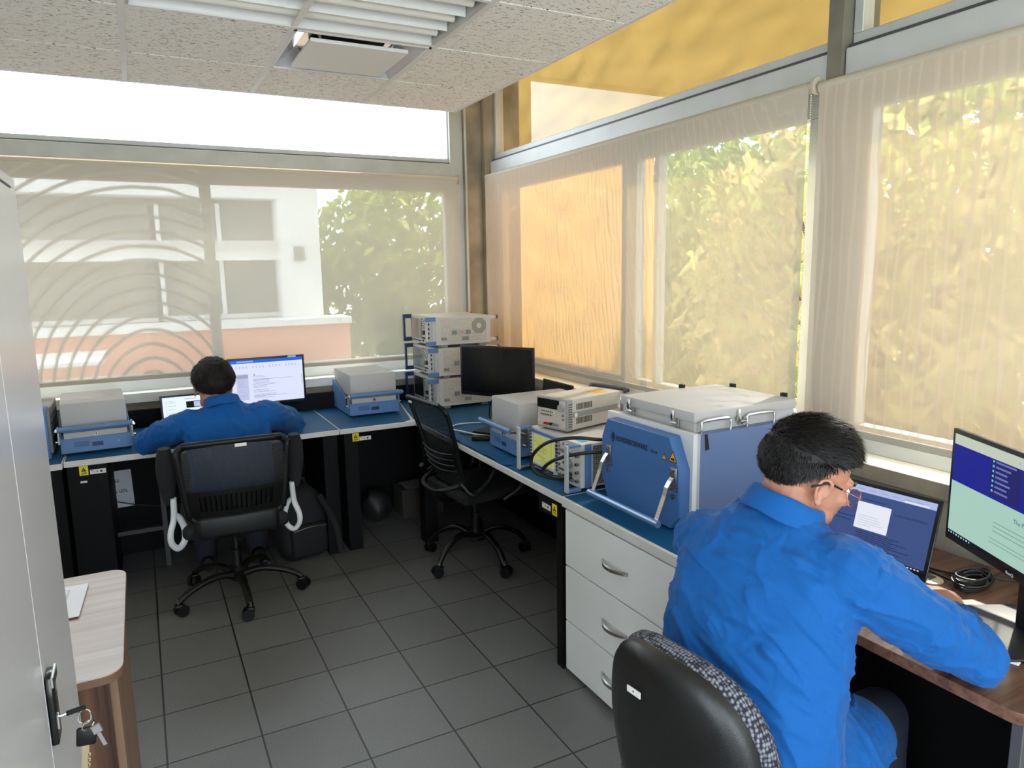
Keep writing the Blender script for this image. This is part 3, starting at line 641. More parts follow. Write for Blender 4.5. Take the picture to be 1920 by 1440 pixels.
# ================================================================ TEST EQUIPMENT
def mark(mb, M, w, h, m_, d=0.0004, th=0.0025):
    """maker's diamond outline with inner strokes, drawn on a face"""
    def seg(a, b):
        a, b = Vector((*a, d)), Vector((*b, d)); n_ = Vector((-(b-a).y, (b-a).x, 0)).normalized()*th/2
        mb.add([M @ (a+n_), M @ (b+n_), M @ (b-n_), M @ (a-n_)], [(0, 1, 2, 3)], m_)
    P = [(0, h), (w, 0), (0, -h), (-w, 0)]
    for i in range(4): seg(P[i], P[(i+1) % 4])
    seg((-w*0.5, h*0.5), (w*0.5, -h*0.5)); seg((w*0.28, h*0.52), (-w*0.15, 0.05*h)); seg((-w*0.52, -h*0.3), (-w*0.1, 0.1*h)); seg((w*0.1, -h*0.1), (w*0.45, h*0.28)); seg((0.0, -h*0.52), (w*0.3, -h*0.18))
def shield_box(label, loc, rz):
    t = thing('shielded_test_box', label, 'test box', loc, rz, 'grey and blue tabletop shielded boxes')
    w = 0.158
    m = MB(); m.box(-w, w, 0.0, 0.43, 0.012, 0.088, RSBLUE); m.box(-w+0.01, w-0.01, 0.03, 0.42, 0, 0.012, BLACKP)
    m.box(-0.105, -0.035, -0.0012, 0, 0.04, 0.068, mat('recess_blue', (70, 104, 150), 0.5))
    m.box(-0.022, 0.028, -0.002, 0, 0.036, 0.058, NAVY); m.cyl((0.10, -0.002, 0.052), (0.10, 0, 0.052), 0.004, STEEL, n=10); m.build('base', t, bevel=0.003)
    for s in (-1, 1):
        m = MB(); pr = [(0, 0.012), (0, 0.10), (0.07, 0.115), (0.40, 0.20), (0.43, 0.20), (0.43, 0.012)]
        m.prism([(s*w, y, z) for y, z in pr], (s*0.006, 0, 0), RSBLUE); m.build('side_plate', t, bevel=0.001)
    m = MB(); m.box(-0.146, 0.146, 0.004, 0.425, 0.088, 0.118, BEIGE); m.cyl((0.0, 0.004, 0.104), (0, -0.006, 0.104), 0.010, STEEL, n=16); m.cyl((0, -0.006, 0.104), (0, -0.008, 0.104), 0.004, INK, n=10); m.build('lower_body', t, bevel=0.002)
    m = MB(); m.bbox(-0.15, 0.15, 0.008, 0.425, 0.120, 0.272, BEIGE, 0.004)
    mark(m, T(0, 0.215, 0.272), 0.11, 0.15, MGREY, 0.0006, 0.002); m.build('lid', t, smooth=True, angle=30)
    m = MB(); m.cyl((-0.172, -0.05, 0.148), (0.172, -0.05, 0.148), 0.0135, RSBLUE, n=18); h = m.build('handle', t, smooth=True, angle=40)
    m = MB()
    for s in (-1, 1):
        m.tube([(s*0.172, -0.05, 0.148), (s*0.172, -0.02, 0.142), (s*0.172, 0.03, 0.125)], 0.009, STEEL, n=8, flat=1); m.cyl((s*0.164, 0.03, 0.125), (s*0.186, 0.03, 0.125), 0.007, CHROME, n=12)
        m.cyl((s*0.164, 0.03, 0.07), (s*0.186, 0.03, 0.07), 0.006, CHROME, n=12); m.box(s*0.17-0.004, s*0.17+0.004, 0.015, 0.045, 0.06, 0.15, STEEL)
    m.build('hinge', t, smooth=True, angle=40)
    m = MB(); m.box(-0.145, -0.125, 0.02, 0.05, -0.0, 0.012, BLACKP); m.box(0.125, 0.145, 0.02, 0.05, 0, 0.012, BLACKP); m.build('foot', t)
    return t
shield_box('grey and blue shielded box at the left end of the middle bench, nearest the cabinet', (-0.258, 4.285, D+0.001), 0.06)
shield_box('grey and blue shielded box between the lit monitor and the instrument stack', (1.30, 4.44, D+0.001), 0.0)
shield_box('grey and blue shielded box behind the oscilloscope-like tester on the right bench', (1.585, 3.155, D+0.001), -PI/2)
# partial instrument at the far left
t = thing('test_instrument', 'grey instrument with blue handle, half hidden behind the white cabinet', 'instrument', (-0.60, 4.28, D+0.001))
m = MB(); m.bbox(-0.14, 0.14, 0.05, 0.42, 0.01, 0.25, MGREY, 0.004)
for k in range(5): m.box(0.1402, 0.1415, 0.08, 0.38, 0.04+k*0.04, 0.045+k*0.04, BLACKP)
m.build('case', t, smooth=True, angle=30)
m = MB(); m.tube([(0.125, 0.05, 0.255), (0.125, -0.01, 0.255), (0.125, -0.03, 0.23), (0.125, -0.03, 0.03), (0.125, -0.01, 0.008), (0.125, 0.05, 0.008)], 0.012, RSBLUE, n=10); m.build('handle', t, smooth=True)
m = MB(); m.tube([(-0.125, 0.05, 0.255), (-0.125, -0.01, 0.255), (-0.125, -0.03, 0.23), (-0.125, -0.03, 0.03), (-0.125, -0.01, 0.008), (-0.125, 0.05, 0.008)], 0.012, RSBLUE, n=10); m.build('handle', t, smooth=True)
m = MB(); m.box(-0.12, 0.12, 0.044, 0.05, 0.03, 0.23, LGREY); m.build('front_panel', t)

PERF = mat('perforated_steel', (196, 190, 176), 0.5); nt, p_ = nodes(PERF)
vt = nt.nodes.new('ShaderNodeTexVoronoi'); vt.inputs['Scale'].default_value = 240; tcn = nt.nodes.new('ShaderNodeTexCoord'); rr_ = nt.nodes.new('ShaderNodeValToRGB')
rr_.color_ramp.elements[0].color = (*lin((120, 114, 104)), 1); rr_.color_ramp.elements[0].position = 0.15; rr_.color_ramp.elements[1].color = (*lin((205, 200, 188)), 1); rr_.color_ramp.elements[1].position = 0.4
nt.links.new(tcn.outputs['Object'], vt.inputs['Vector']); nt.links.new(vt.outputs['Distance'], rr_.inputs['Fac']); nt.links.new(rr_.outputs['Color'], p_.inputs['Base Color'])
def tester(label, loc, rz, scr, seed):
    t = thing('radio_tester', label, 'instrument', loc, rz, 'three testers stacked in the window corner')
    rd = random.Random(seed); w, h, d = 0.225, 0.185, 0.41
    m = MB(); m.box(-w, w, 0.012, d, 0.0, h, LGREY); m.box(w, w+0.0012, 0.05, d-0.03, 0.018, h-0.012, PERF)
    m.box(w+0.001, w+0.004, 0.012, 0.032, 0, h, LGREY)
    m.build('case', t, bevel=0.002)
    m = MB()                                   # front panel
    m.box(-w, w, 0.0, 0.012, 0, h, LGREY); m.box(-w+0.022, -0.012, -0.003, 0.0, 0.024, h-0.012, ALU)
    for k in range(9):
        for x in (-w+0.013, -0.003): m.box(x-0.004, x+0.004, -0.003, 0, 0.036+k*0.0155, 0.044+k*0.0155, DGREY)
    for k in range(9): m.box(-w+0.032+k*0.02, -w+0.044+k*0.02, -0.003, 0, 0.010, 0.017, DGREY)
    m.build('front_panel', t)
    m = MB(); m.box(-w+0.029, -0.019, -0.0045, -0.003, 0.031, h-0.019, scr); m.build('screen', t)
    m = MB()
    for i in range(4):
        for j in range(5): m.box(0.012+i*0.017, 0.022+i*0.017, -0.004, 0, 0.10+j*0.015, 0.109+j*0.015, MGREY if (i+j) % 3 else WHITEP)
    for i in range(4): m.box(0.012+i*0.018, 0.024+i*0.018, -0.004, 0, 0.03, 0.042, DGREY)
    m.box(0.012, 0.03, -0.006, 0, 0.012, 0.024, NAVY); m.build('keypad', t)
    m = MB(); m.cyl((0.055, 0, 0.075), (0.055, -0.016, 0.075), 0.015, DGREY, n=20); m.cyl((0.02, 0, 0.075), (0.02, -0.008, 0.075), 0.005, STEEL, n=10); m.build('knob', t, smooth=True, angle=40)
    m = MB(); m.box(0.092, 0.192, -0.006, 0, 0.012, h-0.012, ALU)
    for k in range(4): m.cyl((0.15, -0.006, 0.045+k*0.03), (0.15, -0.014, 0.045+k*0.03), 0.0075, INK, n=12); m.cyl((0.15, -0.014, 0.045+k*0.03), (0.15, -0.015, 0.045+k*0.03), 0.0035, STEEL, n=8)
    m.build('connector_panel', t)
    for s in (-1, 1):
        m = MB(); x = s*(w+0.002); cc = RSBLUE if s > 0 else NAVY
        m.box(x-0.010, x+0.010, -0.058, 0.012, h-0.026, h+0.002, cc); m.box(x-0.010, x+0.010, -0.058, 0.012, -0.002, 0.026, cc)
        m.box(x-0.009, x+0.009, -0.058, -0.044, 0.026, h-0.026, ALU if s > 0 else NAVY); m.build('front_handle', t, bevel=0.002)
    m = MB()
    for s in (-1, 1):
        for z in (0.008, h-0.028): m.prism([(s*(w-0.012), d, z), (s*(w-0.012), d, z+0.03), (s*(w-0.012), d+0.045, z+0.022), (s*(w-0.012), d+0.045, z+0.008)], (s*0.016, 0, 0), LGREY); m.box(s*(w-0.006)-0.011, s*(w-0.006)+0.011, d+0.045, d+0.056, z+0.003, z+0.027, DGREY)
    m.build('rear_foot', t, bevel=0.001)
    m = MB(); o8 = [(w+0.0015, 0.325+0.056*math.cos(a), 0.118+0.056*math.sin(a)) for a in [PI/8+k*PI/4 for k in range(8)]]
    m.prism(o8, (0.001, 0, 0), mat('fan_grille', (150, 152, 140), 0.6)); m.cyl((w+0.0025, 0.325, 0.118), (w+0.0035, 0.325, 0.118), 0.018, LGREY, n=20); m.build('fan_grille', t)
    m = MB(); m.box(w+0.001, w+0.004, 0.125, 0.265, 0.06, 0.10, BEIGE)
    for y in (0.145, 0.245): m.box(w+0.004, w+0.009, y-0.015, y+0.015, 0.067, 0.093, MGREY)
    m.box(w+0.004, w+0.0045, 0.185, 0.21, 0.076, 0.086, mat('orange_tag', (225, 150, 110), 0.5)); m.build('side_handle', t, bevel=0.001)
    m = MB(); m.box(w+0.0015, w+0.0025, 0.05, 0.09, 0.03, 0.05, MGREY); m.box(w+0.0015, w+0.0025, 0.20, 0.25, 0.024, 0.05, MGREY); m.build('inventory_label', t)
    m = MB()
    for s in (-1, 1):
        for y in (0.05, 0.33): m.box(s*0.19-0.025, s*0.19+0.025, y, y+0.05, -0.020, 0, MGREY)
    m.build('foot', t, bevel=0.003)
    return t
REFL = mat('screen_reflection_beige', (150, 142, 132), 0.15); REFL2 = mat('screen_reflection_grey', (120, 130, 132), 0.12)  # reflected surroundings put into the screens' base colour
tester('grey radio tester at the bottom of the corner stack, with a dark screen', (1.71, 4.605, D+0.022), -PI/2, DARKSCR, 1)
tester('grey radio tester in the middle of the corner stack', (1.712, 4.603, D+0.022+0.2055), -PI/2+0.005, REFL2, 2)
tester('grey radio tester on top of the corner stack', (1.705, 4.607, D+0.022+0.411), -PI/2-0.01, REFL, 3)
# radio communication tester with lit yellow-green screen
PERFD = mat('perforated_dark', (60, 58, 54), 0.5); nt, p_ = nodes(PERFD)
vt = nt.nodes.new('ShaderNodeTexVoronoi'); vt.inputs['Scale'].default_value = 105; vt.inputs['Randomness'].default_value = 0.15; tcn = nt.nodes.new('ShaderNodeTexCoord'); rr_ = nt.nodes.new('ShaderNodeValToRGB')
rr_.color_ramp.elements[0].color = (*lin((16, 16, 15)), 1); rr_.color_ramp.elements[0].position = 0.38; rr_.color_ramp.elements[1].color = (*lin((130, 126, 112)), 1); rr_.color_ramp.elements[1].position = 0.5
nt.links.new(tcn.outputs['Object'], vt.inputs['Vector']); nt.links.new(vt.outputs['Distance'], rr_.inputs['Fac']); nt.links.new(rr_.outputs['Color'], p_.inputs['Base Color'])
t = thing('communication_tester', 'radio tester with a glowing yellow-green screen, under the small power supply', 'instrument', (1.565, 2.625, D+0.016), -PI/2)
w, h, d = 0.215, 0.186, 0.45
m = MB(); m.box(-w, w, 0.02, d, 0, h, LGREY); m.box(w, w+0.0015, 0.06, d-0.02, 0.008, h-0.01, PERFD); m.box(-w-0.0015, -w, 0.06, d-0.02, 0.008, h-0.01, PERFD)
m.box(w, w+0.003, 0.02, 0.052, 0, h, RSBLUE); m.build('case', t, bevel=0.002)
m = MB(); m.box(-w, w, 0.0, 0.02, 0, h, LGREY); m.box(-w+0.026, 0.016, -0.004, 0, 0.022, h-0.022, WHITEP); m.box(-w+0.024, 0.018, -0.004, 0, h-0.020, h-0.008, RSBLUE)
for k in range(9):
    m.box(-w+0.006, -w+0.014, -0.006, 0, 0.038+k*0.0155, 0.047+k*0.0155, DGREY); m.box(0.022, 0.031, -0.006, 0, 0.03+k*0.0155, 0.040+k*0.0155, DGREY)
for k in range(8): m.box(-w+0.034+k*0.023, -w+0.048+k*0.023, -0.006, 0, 0.006, 0.015, DGREY)
m.build('front_panel', t)
GSC = emi((186, 190, 108), 0.62); GSD = emi((140, 150, 80), 0.5)
m = MB(); m.box(-w+0.034, 0.008, -0.0055, -0.004, 0.030, h-0.030, GSC)
rd = random.Random(5)
for k in range(16):
    z = 0.034+k*0.0072; x = -w+0.042+rd.choice((0, 0.03, 0.07)); m.box(x, x+rd.uniform(0.03, 0.09), -0.0058, -0.0055, z, z+0.0022, GSD)
for s in (-w+0.036, -0.016): m.box(s, s+0.002, -0.006, -0.0055, 0.032, h-0.032, GSD)
m.build('screen', t)
m = MB()
for i in range(6):
    for j in range(3): m.box(0.045+i*0.017, 0.057+i*0.017, -0.006, 0, 0.128+j*0.016, 0.138+j*0.016, WHITEP if (i*j) % 4 else MGREY)
for i in range(3):
    for j in range(4): m.box(0.045+i*0.017, 0.056+i*0.017, -0.006, 0, 0.062+j*0.016, 0.071+j*0.016, DGREY if (i+j) % 3 == 0 else WHITEP)
for i in range(6): m.box(0.045+i*0.018, 0.058+i*0.018, -0.005, 0, 0.046, 0.052, DGREY)
m.build('keypad', t)
m = MB(); m.cyl((0.13, 0, 0.088), (0.13, -0.018, 0.088), 0.021, MGREY, n=24, r1=0.019); m.build('knob', t, smooth=True, angle=40)
m = MB()
for k in range(4): m.cyl((0.198, 0, 0.028+k*0.036), (0.198, -0.014, 0.028+k*0.036), 0.008, STEEL, n=14); m.cyl((0.198, -0.014, 0.028+k*0.036), (0.198, -0.0145, 0.028+k*0.036), 0.005, INK, n=12)
for k in range(5): m.cyl((0.055+k*0.026, 0, 0.022), (0.055+k*0.026, -0.012, 0.022), 0.008, STEEL, n=14)
m.build('connector', t, smooth=True, angle=40)
for s in (-1, 1):
    m = MB(); x = s*(w-0.006)
    m.box(x-0.012, x+0.012, -0.062, 0.0, h-0.006, h+0.004, RSBLUE); m.box(x-0.012, x+0.012, -0.062, 0, -0.010, 0.004, RSBLUE if s > 0 else STEEL); m.box(x-0.012, x+0.012, -0.070, -0.060, -0.010, h+0.004, ALU); m.build('front_handle', t, bevel=0.002)
m = MB()
for x in (-0.17, 0.17):
    for y in (0.06, 0.36): m.cyl((x, y, -0.0155), (x, y, 0), 0.014, LGREY, n=16)
m.build('foot', t)
m = MB(); m.box(0.10, 0.18, 0.03, 0.06, h, h+0.0006, mat('cyan_label', (70, 160, 215), 0.5)); m.build('label', t)
# power supply
t = thing('power_supply', 'small grey bench power supply with red and black terminals, on the radio tester', 'power supply', (1.60, 2.70, D+0.016+0.186+0.008), -PI/2+0.24)
w, h, d = 0.098, 0.145, 0.36
PSG = mat('power_supply_grey', (158, 154, 148), 0.5, bump=0.1, bscale=300); PST = mat('power_supply_top', (196, 188, 176), 0.5)
m = MB(); m.bbox(-w+0.003, w-0.003, 0.03, d, 0.004, h-0.004, PST, 0.003)
for z in (0.028, 0.092):
    for k in range(11): m.box(w-0.003, w-0.0022, 0.06+k*0.0095, 0.065+k*0.0095, z, z+0.028, INK)
m.box(w-0.003, w+0.003, 0.04, d-0.01, 0.062, 0.082, MGREY); m.cyl((w, 0.05, 0.072), (w+0.005, 0.05, 0.072), 0.010, WHITEP, n=16); m.cyl((w, d-0.02, 0.072), (w+0.005, d-0.02, 0.072), 0.010, WHITEP, n=16)
m.build('case', t, smooth=True, angle=30)
m = MB(); m.bbox(-w, w, 0.0, 0.035, 0, h, PSG, 0.006)
for k in range(10): m.box(w, w+0.0012, 0.006, 0.03, 0.02+k*0.011, 0.024+k*0.011, DGREY)
m.build('front_bezel', t, smooth=True, angle=30)
m = MB(); m.box(-w+0.010, w-0.012, -0.0015, 0.001, 0.010, h-0.010, PST); m.build('front_panel', t)
m = MB(); m.box(-w+0.008, w-0.050, -0.003, 0, h-0.052, h-0.010, DARKSCR); m.build('display', t)
m = MB(); m.cyl((w-0.032, 0, h-0.040), (w-0.032, -0.016, h-0.040), 0.0165, PSG, n=24); m.build('knob', t, smooth=True, angle=40)
m = MB()
for i in range(6): m.box(-w+0.034+i*0.014, -w+0.041+i*0.014, -0.004, 0, 0.076, 0.081, DGREY); m.box(-w+0.030+i*0.012, -w+0.037+i*0.012, -0.004, 0, 0.060, 0.066, DGREY)
m.box(-w+0.104, -w+0.118, -0.003, 0, 0.073, 0.084, WHITEP); m.box(w-0.03, w-0.022, -0.003, 0, 0.066, 0.074, DGREY); m.box(w-0.03, w-0.02, -0.003, 0, 0.05, 0.056, DGREY); m.build('button', t)
m = MB()
for k, c in enumerate((RED, RED, INK, MGREY, MGREY)): m.cyl((-w+0.062+k*0.019, 0, 0.024), (-w+0.062+k*0.019, -0.013, 0.024), 0.0062, c, n=12)
m.build('terminal', t, smooth=True, angle=40)
m = MB(); m.cyl((-w+0.018, 0, 0.030), (-w+0.018, -0.004, 0.030), 0.007, mat('power_button', (220, 215, 170), 0.4), n=14); m.build('power_button', t, smooth=True, angle=40)
m = MB()
for x in (-0.07, 0.05): m.box(x, x+0.03, 0.02, 0.05, -0.0078, 0.004, DGREY)
m.box(-0.07, 0.08, 0.30, 0.33, -0.0078, 0.004, DGREY); m.build('foot', t)
m = MB(); m.tube([(-w-0.004, d+0.01, h-0.01), (-w-0.004, d+0.03, h), (w+0.004, d+0.03, h), (w+0.004, d+0.01, h-0.01)], 0.010, DGREY, n=10, smooth=3); m.build('carrying_handle', t, smooth=True)
m = MB(); m.box(-0.01, 0.07, 0.24, 0.30, h-0.0042, h-0.0036, ORANGE); m.build('label', t)
# coax cables
def cable(label, pts, r, mt, name='cable', group=None):
    m = MB(); m.tube(pts, r, mt, n=10, smooth=6); o = m.build(name, smooth=True, angle=80); return tag(o, label, 'cable', group)
P = lambda a, b, c: (a, b, c)
def coax(label, pts):
    m = MB(); m.tube(pts, 0.0075, CABLE, n=12, smooth=8); a, b = Vector(pts[0]), Vector(pts[1]); q = (b-a).normalized()
    m.cyl(a-q*0.012, a+q*0.030, 0.011, CABLE, n=14); o = m.build('coaxial_cable', smooth=True, angle=60); return tag(o, label, 'cable', 'thick black cables looping from the tester to the enclosure')
coax('thick black cable, upper loop from the glowing tester to the blue enclosure', [(1.535, 2.475, 0.826), (1.49, 2.51, 0.822), (1.435, 2.56, 0.845), (1.42, 2.565, 0.91), (1.45, 2.49, 0.985), (1.53, 2.41, 1.012), (1.63, 2.345, 1.005), (1.78, 2.345, 0.985), (1.95, 2.36, 0.93)])
coax('thick black cable, lower loop from the glowing tester to the blue enclosure', [(1.535, 2.45, 0.838), (1.485, 2.48, 0.836), (1.445, 2.515, 0.86), (1.465, 2.47, 0.91), (1.53, 2.405, 0.943), (1.62, 2.34, 0.958), (1.76, 2.33, 0.95), (1.9, 2.35, 0.91)])
# ---- big shielded enclosure
t = thing('shielded_enclosure', 'large blue and grey shielded enclosure with open tubular front handle, on the drawer cabinet', 'enclosure', (0, 0, D+0.001))
EB = mat('enclosure_side', (98, 118, 158), 0.45, bump=0.08, bscale=300)
m = MB(); m.box(1.66, 2.20, 1.832, 2.325, 0.012, 0.345, EB)
for x in (1.68, 2.12):
    for y in (1.85, 2.26): m.cyl((x, y, 0), (x, y, 0.012), 0.018, BLACKP, n=16)
m.build('body', t, bevel=0.002)
m = MB(); m.box(1.645, 1.664, 1.826, 2.331, 0.012, 0.352, WHITEP); m.box(1.664, 1.68, 1.829, 2.328, 0.012, 0.349, ALU); m.build('front_frame', t, bevel=0.001)
m = MB(); y0, y1 = 1.838, 2.30
pr = [(y0, 0.06), (y0+0.04, 0.008), (y1-0.04, 0.008), (y1, 0.10), (y1, 0.262), (y1-0.035, 0.338), (y0+0.055, 0.338), (y0, 0.225)]
m.prism([(1.645, y, z) for y, z in pr], (-0.05, 0, 0), DOORBLUE)
mid = 1.595
dr = m.build('door', t, bevel=0.004)
M = T(1.5940, 2.222, 0.268) @ RZ(-PI/2) @ RX(PI/2)
m = MB(); mark(m, M @ T(0, 0.004, 0), 0.013, 0.019, INK, 0.0006, 0.003)
m.text('ROHDE&SCHWARZ', 0.0275, M @ T(0.020, -0.006, 0.0006), INK, 1, bold=0.0006, width=0.192); o = m.build('maker_lettering', dr)
m = MB(); m.text('TS7124M', 0.0125, M @ T(0.231, -0.006, 0.0006), INK, 1, bold=0.0002, width=0.036); m.build('type_lettering', dr)
def tri(mb, M_, s):
    mb.add([M_ @ Vector(p) for p in ((-s, -s*0.85, 0.0006), (s, -s*0.85, 0.0006), (0, s*0.95, 0.0006))], [(0, 1, 2)], INK)
    k = 0.78; mb.add([M_ @ Vector(p) for p in ((-s*k, -s*0.72, 0.001), (s*k, -s*0.72, 0.001), (0, s*0.68, 0.001))], [(0, 1, 2)], ORANGE)
m = MB(); tri(m, M @ T(0.305, -0.004, 0), 0.013); m.add([M @ T(0.305, -0.004, 0) @ Vector(p) for p in ((-0.0015, -0.005, 0.0013), (0.0015, -0.005, 0.0013), (0.0015, 0.006, 0.0013), (-0.0015, 0.006, 0.0013))], [(0, 1, 2, 3)], INK)
tri(m, M @ T(0.352, 0.004, 0), 0.023)
m.add([M @ T(0.352, 0.002, 0) @ Vector(p) for p in ((-0.010, -0.010, 0.0013), (0.008, -0.012, 0.0013), (0.009, -0.004, 0.0013), (-0.002, -0.003, 0.0013), (-0.009, -0.004, 0.0013))], [(0, 1, 2, 3, 4)], INK)
m.build('warning_sign', dr)
for s, y in ((0, 2.250), (1, 1.862)):
    m = MB(); m.bbox(1.588, 1.595, y-0.016, y+0.016, 0.15, 0.235, STEEL, 0.002)
    m.box(1.583, 1.588, y-0.004, y+0.004, 0.155, 0.225, DGREY)
    for z in (0.158, 0.227):
        for dy in (-0.010, 0.010): m.cyl((1.588, y+dy, z), (1.586, y+dy, z), 0.0032, CHROME, n=10)
    m.cyl((1.594, y+0.0, 0.132), (1.586, y, 0.132), 0.010, CHROME, n=20); m.cyl((1.586, y, 0.132), (1.5855, y, 0.132), 0.005, DGREY, n=12)
    m.build('hinge_plate', dr, smooth=True, angle=30)
m = MB()
for y, s_ in ((2.250, 1), (1.862, 0)):
    yy = y
    yb = yy-0.012*(1 if s_ else -1); pts = [(1.585, yy, 0.20), (1.575, yy, 0.190), (1.560, yy, 0.168), (1.552, yy, 0.14), (1.520, yy, 0.062), (1.510, yy, 0.045)]
    for a, b in zip(pts[:-1], pts[1:]):
        a, b = Vector(a), Vector(b); n_ = Vector((-(b-a).z, 0, (b-a).x)).normalized()*0.002
        m.prism([a+n_+Vector((0, -0.010, 0)), a-n_+Vector((0, -0.010, 0)), b-n_+Vector((0, -0.010, 0)), b+n_+Vector((0, -0.010, 0))], (0, 0.020, 0), STEEL)
m.cyl((1.512, 1.842, 0.050), (1.512, 2.268, 0.050), 0.0125, mat('handle_blue_alu', (130, 156, 196), 0.3, 0.6), n=24)
m.build('handle', t, smooth=True, angle=35)
m = MB(); m.box(1.688, 2.175, 1.872, 2.285, 0.345, 0.385, BEIGE); m.bbox(1.680, 2.183, 1.864, 2.293, 0.382, 0.418, BEIGE, 0.003); m.box(1.682, 2.181, 1.866, 2.291, 0.3985, 0.3995, DGREY); lid = m.build('lid', t, smooth=True, angle=30)
def latch(x, y, ax):
    m = MB(); M_ = T(x, y, 0) @ (RZ(0) if ax == 'x' else RZ(PI/2))
    m.bbox(-0.007, 0.0, -0.011, 0.011, 0.352, 0.385, STEEL, 0.001, 1, M_)
    m.bbox(-0.016, -0.006, -0.0075, 0.0085, 0.366, 0.412, CHROME, 0.002, 2, M_ @ T(0, 0.014, 0)); m.cyl(M_ @ Vector((-0.013, -0.012, 0.366)), M_ @ Vector((-0.013, 0.012, 0.366)), 0.006, STEEL, n=14)
    m.build('latch', lid, smooth=True, angle=30)
latch(1.684, 2.215, 'x'); latch(1.684, 1.955, 'x'); latch(1.90, 1.868, 'y')
m = MB()
for x, y in ((2.19, 1.93), (2.19, 2.20), (2.0, 2.298)): m.bbox(x-0.009, x+0.009, y-0.012, y+0.012, 0.37, 0.432, BLACKP, 0.003)
m.build('hinge', lid, smooth=True, angle=30)
for x0, x1 in ((1.70, 1.835), (1.915, 2.05)):
    m = MB(); m.tube([(x0, 1.848, 0.345), (x0, 1.848, 0.376), (x0+0.012, 1.848, 0.388), (x1-0.012, 1.848, 0.388), (x1, 1.848, 0.376), (x1, 1.848, 0.345)], 0.0055, CHROME, n=12, smooth=3); m.build('carrying_handle', t, smooth=True)
m = MB(); m.prism([(1.700, 1.831, 0.345), (1.712, 1.831, 0.345), (1.722, 1.8305, 0.290), (1.704, 1.8305, 0.288)], (0, -0.001, 0), INK); m.build('black_tape', t)

# ================================================================ SCREENS
BEZ = mat('monitor_bezel', (14, 14, 16), 0.35, bump=0.1, bscale=500)
def monitor(label, loc, rz, w, h, zb, items, texts=(), stand=True, tilt=0.0, base=(0.12, 0.1), tagbox=None, brand=None):
    t = thing('computer_monitor', label, 'monitor', loc, rz)
    m = MB(); Mt = T(0, 0, zb) @ RX(-tilt)
    m.bbox(-w/2, w/2, 0, 0.014, 0, h, BEZ, 0.003, 2, Mt); m.bbox(-w/2+0.03, w/2-0.03, 0.014, 0.045, 0.04, h-0.04, BLACKP, 0.01, 2, Mt)
    b = 0.013; m.build('housing', t, smooth=True, angle=30)
    s = MB(); sw, sh = w-2*b, h-2*b-0.008
    Ms = Mt @ T(-sw/2, -0.0006, b+0.008) @ RX(PI/2)
    for k, (x0, y0, x1, y1, c) in enumerate(items):
        d = 0.00008*(k+1); s.add([Ms @ Vector((x0*sw, y0*sh, d)), Ms @ Vector((x1*sw, y0*sh, d)), Ms @ Vector((x1*sw, y1*sh, d)), Ms @ Vector((x0*sw, y1*sh, d))], [(0, 1, 2, 3)], c)
    for (tx, ty, size, body, c) in texts: s.text(body, size, Ms @ T(tx*sw, ty*sh, 0.00008*(len(items)+3)), c)
    s.build('screen', t)
    if brand: m = MB(); m.text(brand, 0.011, Mt @ T(0, -0.0006, 0.0055) @ RX(PI/2), LABEL, 1.1, 'CENTER', 0.0003); m.build('maker_lettering', t)
    if tagbox: m = MB(); m.box(*tagbox, LABEL, Mt); m.build('label', t)
    if stand:
        m = MB(); m.bbox(-0.03, 0.03, 0.045, 0.075, 0.006, zb+h*0.5, BLACKP, 0.006); m.build('stand', t, smooth=True, angle=30)
        m = MB(); m.bbox(-base[0], base[0], -base[1], base[1]*0.9+0.02, 0, 0.010, BLACKP, 0.004); m.build('stand_base', t, smooth=True, angle=30)
    return t
def lines(rd, x0, x1, y0, y1, n, c, th=0.006, lo=0.4):
    out = []
    for k in range(n):
        y = y1-(y1-y0)*(k+0.5)/n
        if rd.random() < 0.12: continue
        out.append((x0, y-th/2, x0+(x1-x0)*rd.uniform(lo, 1), y+th/2, c))
    return out
rd = random.Random(11)
WH = emi((214, 220, 248), 0.95); BL = emi((20, 96, 225), 0.9); GR = emi((168, 172, 200), 0.8); LB = emi((196, 202, 236), 0.85); TX = emi((120, 122, 140), 0.7); TB = emi((8, 10, 20), 0.5); BB = emi((120, 170, 240), 0.9)
it = [(0, 0, 1, 1, WH), (0, 0.93, 1, 1, BL), (0.1, 0.945, 0.32, 0.985, BB), (0, 0, 1, 0.045, TB), (0.08, 0.12, 0.24, 0.70, LB), (0.09, 0.60, 0.24, 0.68, GR)]
it += [(x, 0.82+0.03*j, x+0.022, 0.832+0.03*j, GR) for x in [0.08+0.045*i for i in range(20) if i % 5 != 4] for j in range(2)]
it += lines(rd, 0.10, 0.22, 0.14, 0.58, 12, GR); it += lines(rd, 0.30, 0.62, 0.14, 0.66, 20, TX, 0.005); it += [(0.30, 0.56, 0.84, 0.565, TX), (0.30, 0.19, 0.75, 0.195, TX), (0.98, 0.4, 0.985, 0.62, TX)]
it += [(0.45+0.03*k, 0.013, 0.463+0.03*k, 0.03, WH if k % 3 else emi((230, 90, 40), 0.9)) for k in range(7)]
it += [(0.305+0.012*math.cos(a)*1, 0.655, 0.325, 0.69, TB) for a in (0,)]
monitor('lit monitor showing a mail window, right of the man in the far chair', (0.672, 4.60, D+0.002), 0.02, 0.462, 0.315, 0.095, it, tagbox=(0.13, 0.18, -0.0012, 0, 0.302, 0.313))
monitor('switched-off black monitor in front of the stacked testers', (1.768, 3.60, D+0.002), -1.02, 0.492, 0.292, 0.200, [(0, 0, 1, 1, DARKSCR)], tagbox=(-0.01, 0.045, -0.0012, 0, 0.001, 0.012), base=(0.11, 0.09), brand=None)
